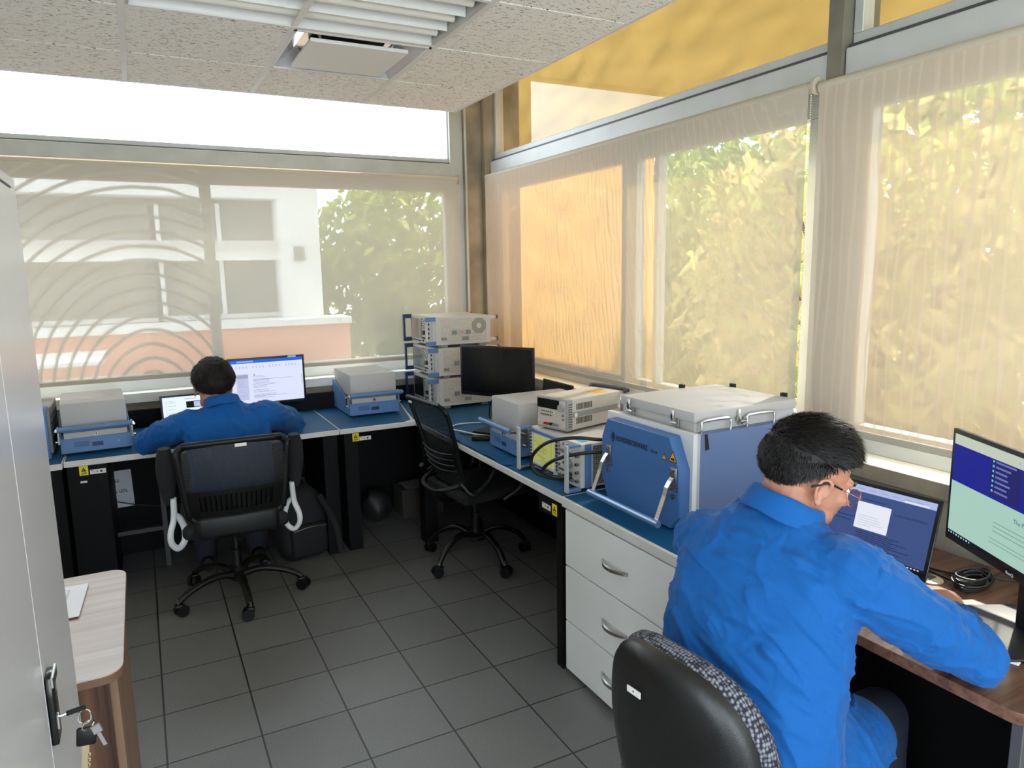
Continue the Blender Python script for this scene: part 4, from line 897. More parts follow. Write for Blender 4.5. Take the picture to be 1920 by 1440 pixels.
# big monitor on the walnut desk
rd = random.Random(4); ZW = 0.765
MN = emi((168, 205, 190), 0.85); NB = emi((22, 26, 150), 0.75); NB2 = emi((30, 30, 110), 0.7); TAB = emi((196, 204, 186), 0.85); GT = emi((120, 150, 140), 0.7); PH = emi((120, 125, 200), 0.7); CY = emi((120, 200, 240), 0.8)
it = [(0, 0, 1, 1, MN), (0, 0.90, 1, 1, TAB), (0, 0.535, 1, 0.90, NB), (0.30, 0.56, 0.52, 0.90, NB2), (0, 0, 1, 0.035, TB)]
it += [(0.34, 0.60+0.045*k, 0.34+rd.uniform(0.08, 0.15), 0.618+0.045*k, PH) for k in range(7)]
it += [(0.318, 0.60+0.045*k, 0.330, 0.62+0.045*k, CY) for k in range(7)]
it += [(0.50+0.03*k, 0.94, 0.51+0.03*k, 0.955, BB) for k in range(3)]+[(0.01+0.022*k, 0.01, 0.02+0.022*k, 0.026, WH if k % 2 else CY) for k in range(9)]
it += lines(rd, 0.36, 0.95, 0.20, 0.36, 4, GT, 0.006, 0.8)+lines(rd, 0.34, 0.98, 0.13, 0.2, 2, GT, 0.005, 0.8)
monitor('large lit monitor with blue and mint web page on the walnut desk', (1.872, 0.922, ZW+0.001), -2.07, 0.556, 0.322, 0.150, it, ((0.50, 0.42, 0.016, 'The Partner Of Choice', emi((40, 90, 110), 0.7)),), base=(0.14, 0.11), brand='BenQ')
# laptops
def laptop(label, loc, rz, w, h, items, ang, kb=BLACKP, tail=None):
    t = thing('laptop', label, 'laptop', loc, rz)
    m = MB(); m.bbox(-w/2, w/2, -0.235, 0.0, 0, 0.016, kb, 0.003)
    for j in range(5):
        for i in range(13): m.box(-w/2+0.022+i*(w-0.05)/13, -w/2+0.022+(i+0.85)*(w-0.05)/13, -0.115+j*0.02, -0.099+j*0.02, 0.016, 0.0175, BLACKG)
    m.box(-0.05, 0.05, -0.22, -0.15, 0.016, 0.0165, DGREY); m.build('keyboard_base', t, smooth=True, angle=30)
    Mt = T(0, 0.004, 0.012) @ RX(-ang)
    m = MB(); m.bbox(-w/2, w/2, 0.0, 0.007, 0, h, BEZ, 0.002, 1, Mt); l = m.build('lid', t, smooth=True, angle=30)
    s = MB(); b = 0.012; sw, sh = w-2*b, h-2*b-0.012; Ms = Mt @ T(-sw/2, -0.0005, b+0.012) @ RX(PI/2)
    for k, (x0, y0, x1, y1, c) in enumerate(items):
        d_ = 0.00008*(k+1); s.add([Ms @ Vector((x0*sw, y0*sh, d_)), Ms @ Vector((x1*sw, y0*sh, d_)), Ms @ Vector((x1*sw, y1*sh, d_)), Ms @ Vector((x0*sw, y1*sh, d_))], [(0, 1, 2, 3)], c)
    s.build('screen', t); return t
rd = random.Random(9); WL = emi((226, 240, 252), 0.95)
it = [(0, 0, 1, 1, WL), (0.42, 0.60, 0.72, 0.82, TB), (0.56, 0.62, 0.70, 0.80, LB), (0.40, 0.90, 0.62, 0.915, TX)]+lines(rd, 0.1, 0.24, 0.1, 0.9, 14, GR, 0.012)+[(0.06, y, 0.075, y+0.015, TX) for y in [0.12+0.06*i for i in range(13)]]+[(0.46, 0.50, 0.48, 0.515, TX), (0.52, 0.50, 0.60, 0.512, TX)]
laptop('laptop with a white settings page, left of the sitting man on the far bench', (0.225, 4.56, D+0.002), 0.03, 0.325, 0.212, it, 0.22)
rd = random.Random(10); DB = emi((62, 84, 140), 0.75); DT = emi((30, 42, 84), 0.6); TBW = emi((176, 190, 232), 0.85); CARD = emi((226, 230, 242), 0.9)
it = [(0, 0, 1, 1, DB), (0, 0.90, 1, 1, TBW), (0, 0, 1, 0.04, TB), (0.30, 0.36, 0.62, 0.76, CARD)]
it += [(0.05+0.11*k, 0.94, 0.12+0.11*k, 0.955, GR) for k in range(8)]+[(0.72, 0.908, 0.94, 0.93, CARD)]
it += [(0.66, 0.70-0.02*k, 0.95, 0.706-0.02*k, DT) for k in range(2)]+lines(rd, 0.34, 0.86, 0.08, 0.34, 9, DT, 0.008, 0.6)+lines(rd, 0.33, 0.58, 0.40, 0.58, 5, GR, 0.005, 0.5)+[(0.36, 0.80, 0.56, 0.808, DT), (0.05, 0.5, 0.28, 0.508, DT), (0.05, 0.44, 0.26, 0.448, DT)]
it += [(0.62+0.03*k, 0.013, 0.637+0.03*k, 0.028, WH) for k in range(12)]
laptop('laptop with a dimmed page and white pop-up, in front of the man with glasses', (1.93, 1.355, ZW+0.001), -PI/2+0.10, 0.355, 0.245, it, 0.28)
# closed dark laptop/tablet leaning beside the black monitor
t = thing('laptop', 'thin dark laptop standing open, seen from behind beside the black monitor', 'laptop', (2.10, 3.56, D+0.002), -PI/2+0.0)
m = MB(); m.bbox(-0.17, 0.17, -0.19, 0.03, 0, 0.014, BLACKP, 0.003); m.build('keyboard_base', t, smooth=True, angle=30)
m = MB(); m.bbox(-0.17, 0.17, 0.0, 0.007, 0.012, 0.262, mat('dark_lid', (26, 26, 34), 0.35), 0.002, 1, T(0, 0.02, 0) @ RX(-0.12)); m.build('lid', t, smooth=True, angle=30)
m = MB(); m.box(-0.16, 0.16, -0.001, 0.0, 0.022, 0.252, DARKSCR, T(0, 0.02, 0) @ RX(-0.12)); m.build('screen', t)
# cables and clutter
cable('thin black cable from the switched-off monitor down to the mat', [(1.80, 3.64, 1.0), (1.78, 3.70, 0.93), (1.79, 3.74, 0.83), (1.86, 3.76, 0.785), (1.98, 3.72, 0.782)], 0.0035, CABLE)
cable('white cable loosely looped on the blue mat below the black monitor', [(1.98, 3.66, 0.782), (1.86, 3.78, 0.784), (1.74, 3.86, 0.782), (1.62, 3.86, 0.784), (1.56, 3.78, 0.782), (1.58, 3.68, 0.784), (1.63, 3.56, 0.782), (1.70, 3.46, 0.784)], 0.0045, CABLEW)
cable('second black cable lying on the blue mat below the black monitor', [(1.56, 3.66, 0.781), (1.60, 3.56, 0.784), (1.62, 3.48, 0.781), (1.68, 3.42, 0.784), (1.76, 3.40, 0.781)], 0.004, CABLE)
m = MB(); m.bbox(-0.05, 0.05, -0.025, 0.025, 0, 0.024, BLACKP, 0.004); o = m.build('power_adapter', smooth=True, angle=30); o.location = (1.60, 3.46, D+0.0015); o.rotation_euler = (0, 0, -0.6); tag(o, 'black power adapter among the cables below the black monitor', 'adapter')
m = MB(); rd = random.Random(3)
for k in range(7):
    a0 = rd.uniform(0, 6); r = rd.uniform(0.03, 0.055); zz = 0.006+k*0.005
    m.tube([(r*1.5*math.cos(a0+i*0.7), r*0.8*math.sin(a0+i*0.7), zz+0.004*math.sin(i*1.3+k)) for i in range(10)], 0.0035, CABLE, n=6, smooth=3)
m.tube([(0.05, 0.0, 0.02), (0.10, -0.04, 0.012), (0.15, -0.09, 0.006)], 0.0035, CABLE); m.tube([(-0.04, 0.02, 0.01), (-0.02, 0.10, 0.006), (0.0, 0.2, 0.005)], 0.0035, CABLE)
o = m.build('cable_bundle', smooth=True, angle=80); o.location = (2.08, 1.12, ZW+0.0005); tag(o, 'coiled bundle of black cables on the walnut desk before the large monitor', 'cable')
cable('thin black wire running along the walnut desk behind the laptop', [(2.10, 1.42, ZW+0.004), (2.12, 1.34, ZW+0.004), (2.09, 1.25, ZW+0.004), (2.11, 1.18, ZW+0.006)], 0.003, CABLE)
# laptop/tablet slab under big monitor is its stand; notebook and paper
m = MB(); m.bbox(-0.10, 0.10, -0.16, 0.16, 0, 0.004, PAPER, 0.001, 1); o = m.build('paper_sheet', smooth=True, angle=30); o.location = (1.80, 1.00, ZW+0.0005); o.rotation_euler = (0, 0, 0.25); tag(o, 'white paper sheets on the walnut desk under the writing arm', 'paper')
t = thing('ballpoint_pen', 'black and white pen held in the right hand of the man with glasses', 'pen', (1.875, 1.045, ZW+0.035)); t.rotation_euler = (0.0, 0.1, 0.9)
m = MB(); m.cyl((-0.055, 0, 0), (0.03, 0, 0), 0.0045, WHITEP, n=10); m.build('barrel', t, smooth=True, angle=40)
m = MB(); m.cyl((0.03, 0, 0), (0.075, 0, 0), 0.0045, INK, n=10, r1=0.003); m.box(0.0, 0.06, -0.001, 0.001, 0.004, 0.008, INK); m.build('cap', t, smooth=True, angle=40)

# ================================================================ LEFT SIDE
t = thing('storage_cabinet', 'tall white steel cabinet at the left edge with a recessed lock handle', 'cabinet', (0, 0, 0))
m = MB(); m.box(-0.62, -0.163, 0.42, 1.398, 0, 1.835, CABW); m.box(-0.63, -0.158, 0.41, 1.402, 1.839, 1.853, CABW); m.box(-0.62, -0.1632, 0.42, 1.397, 1.835, 1.839, INK); m.build('body', t)
m = MB(); m.bbox(-0.1632, -0.157, 0.425, 1.066, 0.06, 1.834, CABW, 0.001, 1); m.build('door', t, smooth=True, angle=30)
m = MB(); m.bbox(-0.1632, -0.157, 1.069, 1.3985, 0.06, 1.834, CABW, 0.001, 1); dr = m.build('door', t, smooth=True, angle=30)
m = MB(); m.bbox(-0.157, -0.148, 1.070, 1.108, 1.070, 1.168, BLACKG, 0.002); m.bbox(-0.149, -0.1455, 1.068, 1.110, 1.154, 1.170, CHROME, 0.001, 1)
m.box(-0.148, -0.146, 1.075, 1.085, 1.09, 1.11, CHROME); m.build('lock_handle', dr, smooth=True, angle=30)
KX = -0.148
t = thing('key_ring', 'bunch of keys hanging from the lock of the white cabinet', 'keys', (KX, 1.100, 1.095))
m = MB(); m.cyl((0.0, 0, 0), (0.010, 0.002, 0.001), 0.002, CHROME, n=8); m.bbox(0.008, 0.032, -0.002, 0.002, -0.003, 0.004, BLACKP, 0.001, 1, RY(-0.12)); m.build('inserted_key', t, smooth=True, angle=30)
m = MB(); m.tube([(0.029+0.008*math.cos(a), 0.0, -0.010+0.011*math.sin(a)) for a in [i*PI/6 for i in range(13)]], 0.0011, CHROME, n=6, smooth=2); m.tube([(0.032+0.007*math.cos(a), 0.006*math.cos(a), -0.024+0.006*math.sin(a)) for a in [i*PI/6 for i in range(13)]], 0.0011, CHROME, n=6, smooth=2); m.build('ring', t, smooth=True)
m = MB(); m.bbox(-0.0125, 0.0125, -0.003, 0.003, -0.028, 0, BLACKP, 0.003, 2, T(0.030, 0, -0.026) @ RY(0.12)); k_ = m.build('key_head', t, smooth=True, angle=30)
m = MB(); M_ = T(0.030, 0, -0.026) @ RY(0.12)
m.box(-0.005, 0.004, -0.001, 0.001, -0.075, -0.027, mat('brass_nickel', (200, 185, 150), 0.3, 0.9), M_)
for q in range(4): m.box(0.003, 0.006, -0.001, 0.001, -0.045-q*0.008, -0.041-q*0.008, MATS['brass_nickel'], M_)
m.build('key_blade', t)
M_ = T(0.040, 0, -0.026) @ RY(-0.30); m = MB(); m.box(-0.002, 0.003, -0.005, -0.004, -0.034, -0.008, STEEL, M_); m.bbox(-0.006, 0.007, -0.006, -0.0035, -0.012, 0.002, STEEL, 0.001, 1, M_); m.build('small_key', t)
t = thing('side_table', 'small walnut side table with pale glossy top beside the white cabinet', 'table', (0, 0, 0))
m = MB(); c = rrect(1.05, 0.70, 0.05, 6, -0.112-0.525, 2.215)
m.prism([(x, y, 0.724) for x, y in c], (0, 0, 0.020), BROWNP); m.prism([(x, y, 0.744) for x, y in rrect(1.05, 0.70, 0.05, 6, -0.112-0.525, 2.215)], (0, 0, 0.006), WOODL); m.build('tabletop', t, bevel=0.0015)
m = MB(); m.box(-0.148, -0.130, 1.925, 2.53, 0, 0.724, WOODS); m.build('side_panel', t)
m = MB(); m.box(-1.12, -0.148, 1.93, 1.948, 0, 0.724, WOODV); m.build('front_panel', t)
m = MB(); m.box(-1.14, -1.12, 1.925, 2.53, 0, 0.724, WOODS); m.build('side_panel', t)
t = thing('folder', 'white sheet on a dark red folder lying on the side table', 'folder', (-0.33, 2.36, 0.751), 0.0); t.rotation_euler = (0, 0, -0.05)
m = MB(); m.box(-0.11, 0.108, -0.125, 0.11, 0, 0.004, mat('maroon_folder', (92, 24, 52), 0.5)); m.build('cover', t)
m = MB(); m.box(-0.11, 0.11, -0.12, 0.115, 0.004, 0.006, PAPER); m.box(-0.09, 0.065, -0.09, 0.085, 0.006, 0.0063, mat('print_grey', (196, 200, 208), 0.6)); m.box(-0.085, 0.06, -0.085, 0.08, 0.0063, 0.0066, PAPER); m.box(0.03, 0.05, -0.085, -0.07, 0.0066, 0.0069, INK); m.build('sheet', t)

# ================================================================ UNDER THE BENCHES
t = thing('paper_poster', 'grey printed sheet fixed to the panel under the middle bench', 'paper', (-0.212, 4.806, 0.42), 0)
m = MB(); Mr = RY(-0.02)
m.box(-0.083, 0.083, -0.002, 0.0, -0.115, 0.115, PAPER, Mr); m.text('MOBILE', 0.026, Mr @ T(-0.072, -0.0025, 0.045) @ RX(PI/2), INK, 1.0, bold=0.0004); m.text('STING GDL', 0.026, Mr @ T(-0.070, -0.0025, -0.022) @ RX(PI/2), INK, 0.95, bold=0.0004)
m.build('sheet', t)
t = thing('metal_frame', 'dusty grey tubular stand under the middle bench behind the man', 'stand', (0, 4.5, 0))
m = MB(); m.box(-0.30, 0.02, -0.012, 0.012, 0.225, 0.25, DGREY); m.build('crossbar', t, bevel=0.003)
m = MB(); m.box(0.012, 0.04, -0.012, 0.012, 0.0, 0.62, DGREY); m.build('post', t, bevel=0.003)
m = MB(); m.box(-0.32, -0.295, -0.012, 0.012, 0.0, 0.25, DGREY); m.build('post', t, bevel=0.003)
cable('thin black cable sagging under the middle bench', [(-0.22, 4.75, 0.36), (-0.1, 4.72, 0.33), (0.1, 4.7, 0.30), (0.3, 4.72, 0.34)], 0.003, CABLE)
# backpack
t = thing('backpack', 'black backpack on the floor right of the man in the far chair', 'bag', (0.76, 4.28, 0), 0.2)
BAG = mat('bag_fabric', (20, 20, 23), 0.8, bump=0.5, bscale=60)
m = MB(); rg = []
for k in range(9):
    z = 0.0+0.44*k/8; s = [0.85, 1, 1.03, 1.02, 1, 0.96, 0.86, 0.68, 0.3][k]
    rg.append([Vector((0.15*s*math.copysign(abs(math.cos(a))**0.6, math.cos(a)), 0.10*s*math.copysign(abs(math.sin(a))**0.6, math.sin(a)), z)) for a in [i*PI/12 for i in range(24)]])
m.loft(rg, BAG); m.build('bag_body', t, smooth=True, angle=70)
m = MB(); m.bbox(-0.11, 0.11, -0.14, -0.09, 0.03, 0.22, BAG, 0.02, 3); m.build('front_pocket', t, smooth=True, angle=50)
m = MB(); m.tube([(-0.05, 0.02, 0.42), (-0.03, 0.02, 0.47), (0.03, 0.02, 0.47), (0.05, 0.02, 0.42)], 0.009, BAG); m.tube([(0.08, -0.10, 0.38), (0.15, -0.15, 0.2), (0.16, -0.20, 0.02)], 0.010, BAG, flat=2.0); m.build('strap', t, smooth=True)
m = MB(); m.tube([(-0.10, -0.142, 0.20), (0.0, -0.144, 0.21), (0.10, -0.142, 0.20)], 0.002, STEEL, n=5); m.build('zip', t)
# bags and papers in the corner under the bench
t = thing('plastic_bag', 'crumpled dark plastic bag on the floor under the corner bench', 'bag', (1.33, 4.62, 0.0))
m = MB(); m.ell((0, 0, 0.11), (0.10, 0.09, 0.11), mat('bag_plastic_grey', (36, 36, 38), 0.5, bump=0.8, bscale=30), 20, 12)
m.v = [tuple(Vector(v)+0.02*Vector(noise.noise_vector(Vector(v)*14))) for v in m.v]; m.v = [(a, b, max(c, 0)) for a, b, c in m.v]; m.build('bag_body', t, smooth=True, angle=50)
t = thing('cardboard_box', 'low dark box, on the floor deep under the corner bench', 'box', (1.66, 4.66, 0.0))
m = MB(); m.bbox(-0.16, 0.14, -0.10, 0.10, 0, 0.20, mat('dark_board', (58, 54, 50), 0.8), 0.003, 1); m.build('carton', t)
for k in range(3):
    m = MB(); m.box(-0.11, 0.11, -0.09, 0.09, 0, 0.0025, mat('grey_paper', (120, 118, 114), 0.7)); o = m.build('paper_sheet'); o.location = (1.65, 4.66, 0.2006+k*0.003); o.rotation_euler = (0, 0, 0.15*k-0.1); tag(o, ['bottom', 'middle', 'top'][k]+' sheet of the papers on the dark box under the corner bench', 'paper', 'papers on the dark box')
# ================================================================ CHAIRS
def mk_mesh(name, dens):
    m = bpy.data.materials.new(name); m.use_nodes = True; nt = m.node_tree; p = nt.nodes['Principled BSDF']; L = nt.links.new
    p.inputs['Base Color'].default_value = (0.012, 0.012, 0.013, 1); p.inputs['Roughness'].default_value = 0.6
    o = nt.nodes['Material Output']; tr = nt.nodes.new('ShaderNodeBsdfTransparent'); x = nt.nodes.new('ShaderNodeMixShader')
    tc = nt.nodes.new('ShaderNodeTexCoord'); w = nt.nodes.new('ShaderNodeTexWave'); w.bands_direction = 'Z'; w.inputs['Scale'].default_value = 45; w.inputs['Distortion'].default_value = 1.5; w.inputs['Detail Scale'].default_value = 3
    L(tc.outputs['Object'], w.inputs['Vector']); r = nt.nodes.new('ShaderNodeMapRange'); r.inputs['To Min'].default_value = dens-0.12; r.inputs['To Max'].default_value = dens+0.12
    L(w.outputs['Fac'], r.inputs['Value']); L(r.outputs[0], x.inputs[0]); L(tr.outputs[0], x.inputs[1]); L(p.outputs[0], x.inputs[2]); L(x.outputs[0], o.inputs['Surface']); return m
NET = mk_mesh('chair_net', 0.80); NET2 = mk_mesh('chair_net_dense', 0.84)
CFAB = mat('chair_fabric_black', (20, 20, 22), 0.85, bump=0.3, bscale=200)
def star(t, R, rot, mt, arch=0.05, zhub=0.12, zseat=0.40, n=5, castr=0.03):
    m = MB(); m.cyl((0, 0, zhub-0.03), (0, 0, zhub+0.05), 0.035, mt, n=20); m.cyl((0, 0, zhub+0.05), (0, 0, zhub+0.14), 0.027, BLACKP, n=18); m.cyl((0, 0, zhub+0.14), (0, 0, zseat), 0.016, STEEL if False else BLACKP, n=14)
    m.box(-0.09, 0.09, -0.10, 0.10, zseat-0.03, zseat, BLACKP); m.build('column', t, smooth=True, angle=35)
    for k in range(n):
        a = rot+2*PI*k/n; c, s = math.cos(a), math.sin(a)
        pts = [(0.02*c, 0.02*s, zhub), (R*0.4*c, R*0.4*s, zhub+arch*0.4), (R*0.8*c, R*0.8*s, zhub-0.01), (R*c, R*s, 0.075)]
        m = MB(); m.tube(pts, 0.019, mt, n=10, rr=[1.35, 1.1, 0.95, 0.9], flat=0.85); leg = m.build('leg', t, smooth=True, angle=60)
        b = a+k*1.3+0.6; d = Vector((math.cos(b), math.sin(b), 0)); w = Vector((-d.y, d.x, 0)); cpt = Vector((R*c, R*s, castr))+d*0.012
        m = MB()
        for q in (-1, 1): m.cyl(cpt+w*q*0.006, cpt+w*q*0.025, castr, BLACKP, n=20)
        m.cyl(Vector((R*c, R*s, 0.05)), Vector((R*c, R*s, 0.09)), 0.008, STEEL, n=8); m.bbox(R*c-0.02, R*c+0.02, R*s-0.02, R*s+0.02, 0.045, 0.066, BLACKP, 0.008)
        m.build('caster', leg, smooth=True, angle=40)
def arcpts(w, h, r, n=6): return rrect(w, h, r, n)
# --- chair of the far man: net back, flip-up arms
t = thing('office_chair', 'black net-backed swivel chair with raised white-hinged armrests, under the far man', 'chair', (0.345, 3.875, 0), -0.02)
star(t, 0.32, 1.012, BLACKP, 0.05)
m = MB(); m.bbox(-0.25, 0.25, -0.24, 0.24, 0.42, 0.49, CFAB, 0.03, 4); m.build('seat', t, smooth=True, angle=60)
def back_sheet(w0, w1, z0, z1, y0, y1, bulge, N=14, K=14):
    vs = []
    for j in range(K+1):
        v = j/K; w = w0+(w1-w0)*v; z = z0+(z1-z0)*v; y = y0+(y1-y0)*v-0.03*math.sin(v*PI)
        for i in range(N+1):
            u = -1+2*i/N; vs.append(Vector((u*w/2, y-bulge*(1-u*u), z)))
    return vs, [(j*(N+1)+i, j*(N+1)+i+1, (j+1)*(N+1)+i+1, (j+1)*(N+1)+i) for j in range(K) for i in range(N)]
CY0, CY1, BZ0, BZ1 = -0.275, -0.325, 0.53, 0.915
m = MB()
def cur(u, v, o=0):          # point on the back surface, u -1..1, v 0..1
    w = 0.42+(0.50-0.42)*v; return Vector((u*w/2, CY0+(CY1-CY0)*v-0.03*math.sin(v*PI)-0.035*(1-u*u)+o, BZ0+(BZ1-BZ0)*v))
out = [cur(2*x, y+0.5) for x, y in rrect(1.0, 1.0, 0.12, 6)]
m.tube(out+[out[0], out[1]], 0.020, BLACKP, n=10, smooth=2, cap=False, flat=0.8); m.build('back_frame', t, smooth=True, angle=80)
m = MB(); N, K = 16, 14; vs = [cur(-0.97+1.94*i/N, 0.40+0.58*j/K, 0.004) for j in range(K+1) for i in range(N+1)]
m.add(vs, [(j*(N+1)+i, j*(N+1)+i+1, (j+1)*(N+1)+i+1, (j+1)*(N+1)+i) for j in range(K) for i in range(N)], NET); m.build('back_net', t, smooth=True, angle=80)
m = MB()                                # lumbar shell with slots
for i in range(14):
    u0 = -0.72+1.44*i/14; 
    q = [cur(u0, 0.14, -0.012), cur(u0+0.062, 0.14, -0.012), cur(u0+0.062, 0.36, -0.012), cur(u0, 0.36, -0.012)]
    m.prism(q, (0, 0.006, 0), BLACKP)
for v0, v1 in ((0.0, 0.14), (0.36, 0.42)):
    for i in range(12):
        a, b = -0.9+1.8*i/12, -0.9+1.8*(i+1)/12; m.prism([cur(a, v0, -0.012), cur(b, v0, -0.012), cur(b, v1, -0.012), cur(a, v1, -0.012)], (0, 0.008, 0), BLACKP)
for sgn in (-1, 1): m.prism([cur(sgn*0.75, 0.1, -0.012), cur(sgn*0.95, 0.0, -0.012), cur(sgn*0.95, 0.42, -0.012), cur(sgn*0.75, 0.38, -0.012)], (0, 0.008, 0), BLACKP)
for i in range(12):
    a, b = -0.9+1.8*i/12, -0.9+1.8*(i+1)/12; m.prism([cur(a, 0.1, 0.012), cur(b, 0.1, 0.012), cur(b, 0.40, 0.012), cur(a, 0.40, 0.012)], (0, 0.004, 0), BLACKM)
m.build('lumbar_support', t)
m = MB(); m.tube([(0, -0.29, 0.54), (0, -0.30, 0.46), (0, -0.22, 0.40), (0, -0.05, 0.385)], 0.022, BLACKP, n=12, flat=0.6); m.bbox(-0.19, 0.19, -0.335, -0.27, 0.44, 0.56, BLACKP, 0.025, 3); m.build('back_bracket', t, smooth=True, angle=50)
c = cur(0.14, 0.985, -0.021); m = MB(); m.box(c.x-0.03, c.x+0.022, c.y-0.003, c.y, c.z-0.012, c.z+0.003, LABEL); m.build('label', t)
for s in (-1, 1):
    arm = MB(); x = s*0.295
    rg = []
    for k in range(9):
        v = k/8; z = 0.615+0.285*v; w_ = 0.047*math.sin(PI*(0.12+0.80*v))**0.5*(0.70+0.4*v); hh = 0.035*(0.6+0.5*v)
        rg.append([Vector((x+w_*math.cos(a), -0.20-0.06*v+hh*math.sin(a), z)) for a in [i*PI/8 for i in range(16)]])
    arm.loft(rg, CFAB); a_ = arm.build('armrest', t, smooth=True, angle=70)
    h_ = MB(); h_.tube([(x-s*0.02, -0.22, 0.645), (x-s*0.018, -0.215, 0.58), (x-s*0.012, -0.21, 0.53), (x+s*0.006, -0.225, 0.47), (x+s*0.004, -0.22, 0.42), (x-s*0.022, -0.20, 0.385), (x-s*0.052, -0.18, 0.41), (x-s*0.058, -0.18, 0.47), (x-s*0.040, -0.19, 0.53), (x-s*0.016, -0.21, 0.56)], 0.0125, WHITEP, n=10, flat=1.3); h_.build('arm_hinge', a_, smooth=True, angle=80)
# --- empty net chair at the right bench
t = thing('office_chair', 'empty black net-backed swivel chair pushed towards the right bench', 'chair', (1.65, 3.68, 0), -PI/2+0.10)
CHB = mat('glossy_black_metal', (18, 18, 19), 0.25)
star(t, 0.31, 0.005, CHB, 0.09, zhub=0.15)
m = MB(); m.bbox(-0.24, 0.24, -0.20, 0.24, 0.42, 0.485, CFAB, 0.03, 4); m.build('seat', t, smooth=True, angle=60)
def cur2(u, v, o=0):
    w = 0.36+0.10*v; return Vector((u*w/2, -0.150-0.13*v+0.03*math.sin(v*PI)*0-0.03*(1-u*u)-0.05*max(0, v-0.6)+o, 0.50+0.49*v))
m = MB(); out = [cur2(2*x, y+0.5) for x, y in rrect(1.0, 1.0, 0.14, 6)]
m.tube(out+[out[0], out[1]], 0.012, BLACKP, n=10, smooth=2, cap=False); m.build('back_frame', t, smooth=True, angle=80)
m = MB(); N, K = 12, 16; vs = [cur2(-0.98+1.96*i/N, 0.02+0.97*j/K, 0.003) for j in range(K+1) for i in range(N+1)]
m.add(vs, [(j*(N+1)+i, j*(N+1)+i+1, (j+1)*(N+1)+i+1, (j+1)*(N+1)+i) for j in range(K) for i in range(N)], NET2); m.build('back_net', t, smooth=True, angle=80)
m = MB()
for k in range(4):
    v = 0.22+0.07*k; m.tube([cur2(-0.9+1.8*i/8, v-0.03*(1-abs(-1+2*i/8)**2), -0.022) for i in range(9)], 0.005, BLACKP, n=6)
m.tube([cur2(-0.98, 0.08), (-0.12, -0.27, 0.50), (0, -0.28, 0.48), (0.12, -0.27, 0.50), cur2(0.98, 0.08)], 0.014, BLACKP); m.build('lumbar_support', t, smooth=True)
m = MB(); m.tube([(0, -0.28, 0.48), (0, -0.22, 0.41), (0, -0.05, 0.39)], 0.025, BLACKP, flat=0.7); m.build('back_bracket', t, smooth=True)
for s in (-1, 1):
    m = MB(); m.tube([(s*0.24, -0.22, 0.56), (s*0.28, -0.17, 0.50), (s*0.29, -0.08, 0.55), (s*0.29, -0.02, 0.62), (s*0.29, 0.14, 0.63), (s*0.28, 0.15, 0.50), (s*0.24, 0.05, 0.42)], 0.015, BLACKP, n=8); m.build('armrest', t, smooth=True)
m = MB(); q = cur2(-0.5, 0.99, -0.014); m.box(q.x-0.02, q.x+0.02, q.y-0.002, q.y, q.z-0.018, q.z-0.006, LABEL); m.build('label', t)
# --- near chair: thick upholstered back with plastic shell
WOVEN = mat('woven_grey_fabric', (120, 122, 138), 0.85); nt, p_ = nodes(WOVEN); L = nt.links.new
tc_ = nt.nodes.new('ShaderNodeTexCoord'); mp_ = nt.nodes.new('ShaderNodeMapping'); mp_.inputs['Rotation'].default_value = (0, 0, 0.0); mp_.inputs['Scale'].default_value = (1, 1, 0.8)
vt = nt.nodes.new('ShaderNodeTexVoronoi'); vt.inputs['Scale'].default_value = 130; vt.inputs['Randomness'].default_value = 0.35; rr_ = nt.nodes.new('ShaderNodeValToRGB')
rr_.color_ramp.elements[0].color = (*lin((132, 132, 142)), 1); rr_.color_ramp.elements[0].position = 0.25; rr_.color_ramp.elements[1].color = (*lin((24, 26, 40)), 1); rr_.color_ramp.elements[1].position = 0.6
L(tc_.outputs['Object'], mp_.inputs['Vector']); L(mp_.outputs['Vector'], vt.inputs['Vector']); L(vt.outputs['Distance'], rr_.inputs['Fac']); L(rr_.outputs['Color'], p_.inputs['Base Color'])
bp_ = nt.nodes.new('ShaderNodeBump'); bp_.inputs['Distance'].default_value = 0.004; bp_.invert = True; bp_.inputs['Strength'].default_value = 1.0; L(vt.outputs['Distance'], bp_.inputs['Height']); L(bp_.outputs['Normal'], p_.inputs['Normal'])
SHELL = mat('black_shell', (20, 20, 21), 0.38, bump=0.25, bscale=350)
CH3 = (1.19, 1.11); CH3R = -PI/2+0.10
t = thing('office_chair', 'nearest swivel chair with black plastic shell and grey woven cushion, under the man with glasses', 'chair', (*CH3, 0), CH3R)
star(t, 0.31, 0.2, BLACKP, 0.05)
m = MB(); m.bbox(-0.24, 0.24, -0.20, 0.25, 0.415, 0.49, WOVEN, 0.03, 4); m.build('seat', t, smooth=True, angle=60)
def bring(w, h, zc, y, e=2.8, n=48):
    r = []
    for i in range(n):
        a = 2*PI*i/n; c, s = math.cos(a), math.sin(a); x = math.copysign(abs(c)**(2/e), c)*w/2; z = math.copysign(abs(s)**(2/e), s)*h/2
        taper = 1-0.10*max(0, z/(h/2))-0.04*max(0, -z/(h/2))
        r.append(Vector((x*taper, y-0.05*(z/h+0.5)+0.9*x*x, zc+z)))
    return r
ZB = 0.665; BH = 0.47
m = MB(); m.loft([bring(0.30, BH-0.12, ZB, -0.268), bring(0.37, BH-0.05, ZB, -0.266), bring(0.41, BH-0.012, ZB, -0.258), bring(0.428, BH, ZB, -0.245), bring(0.428, BH, ZB, -0.228)], SHELL); m.build('back_shell', t, smooth=True, angle=70)
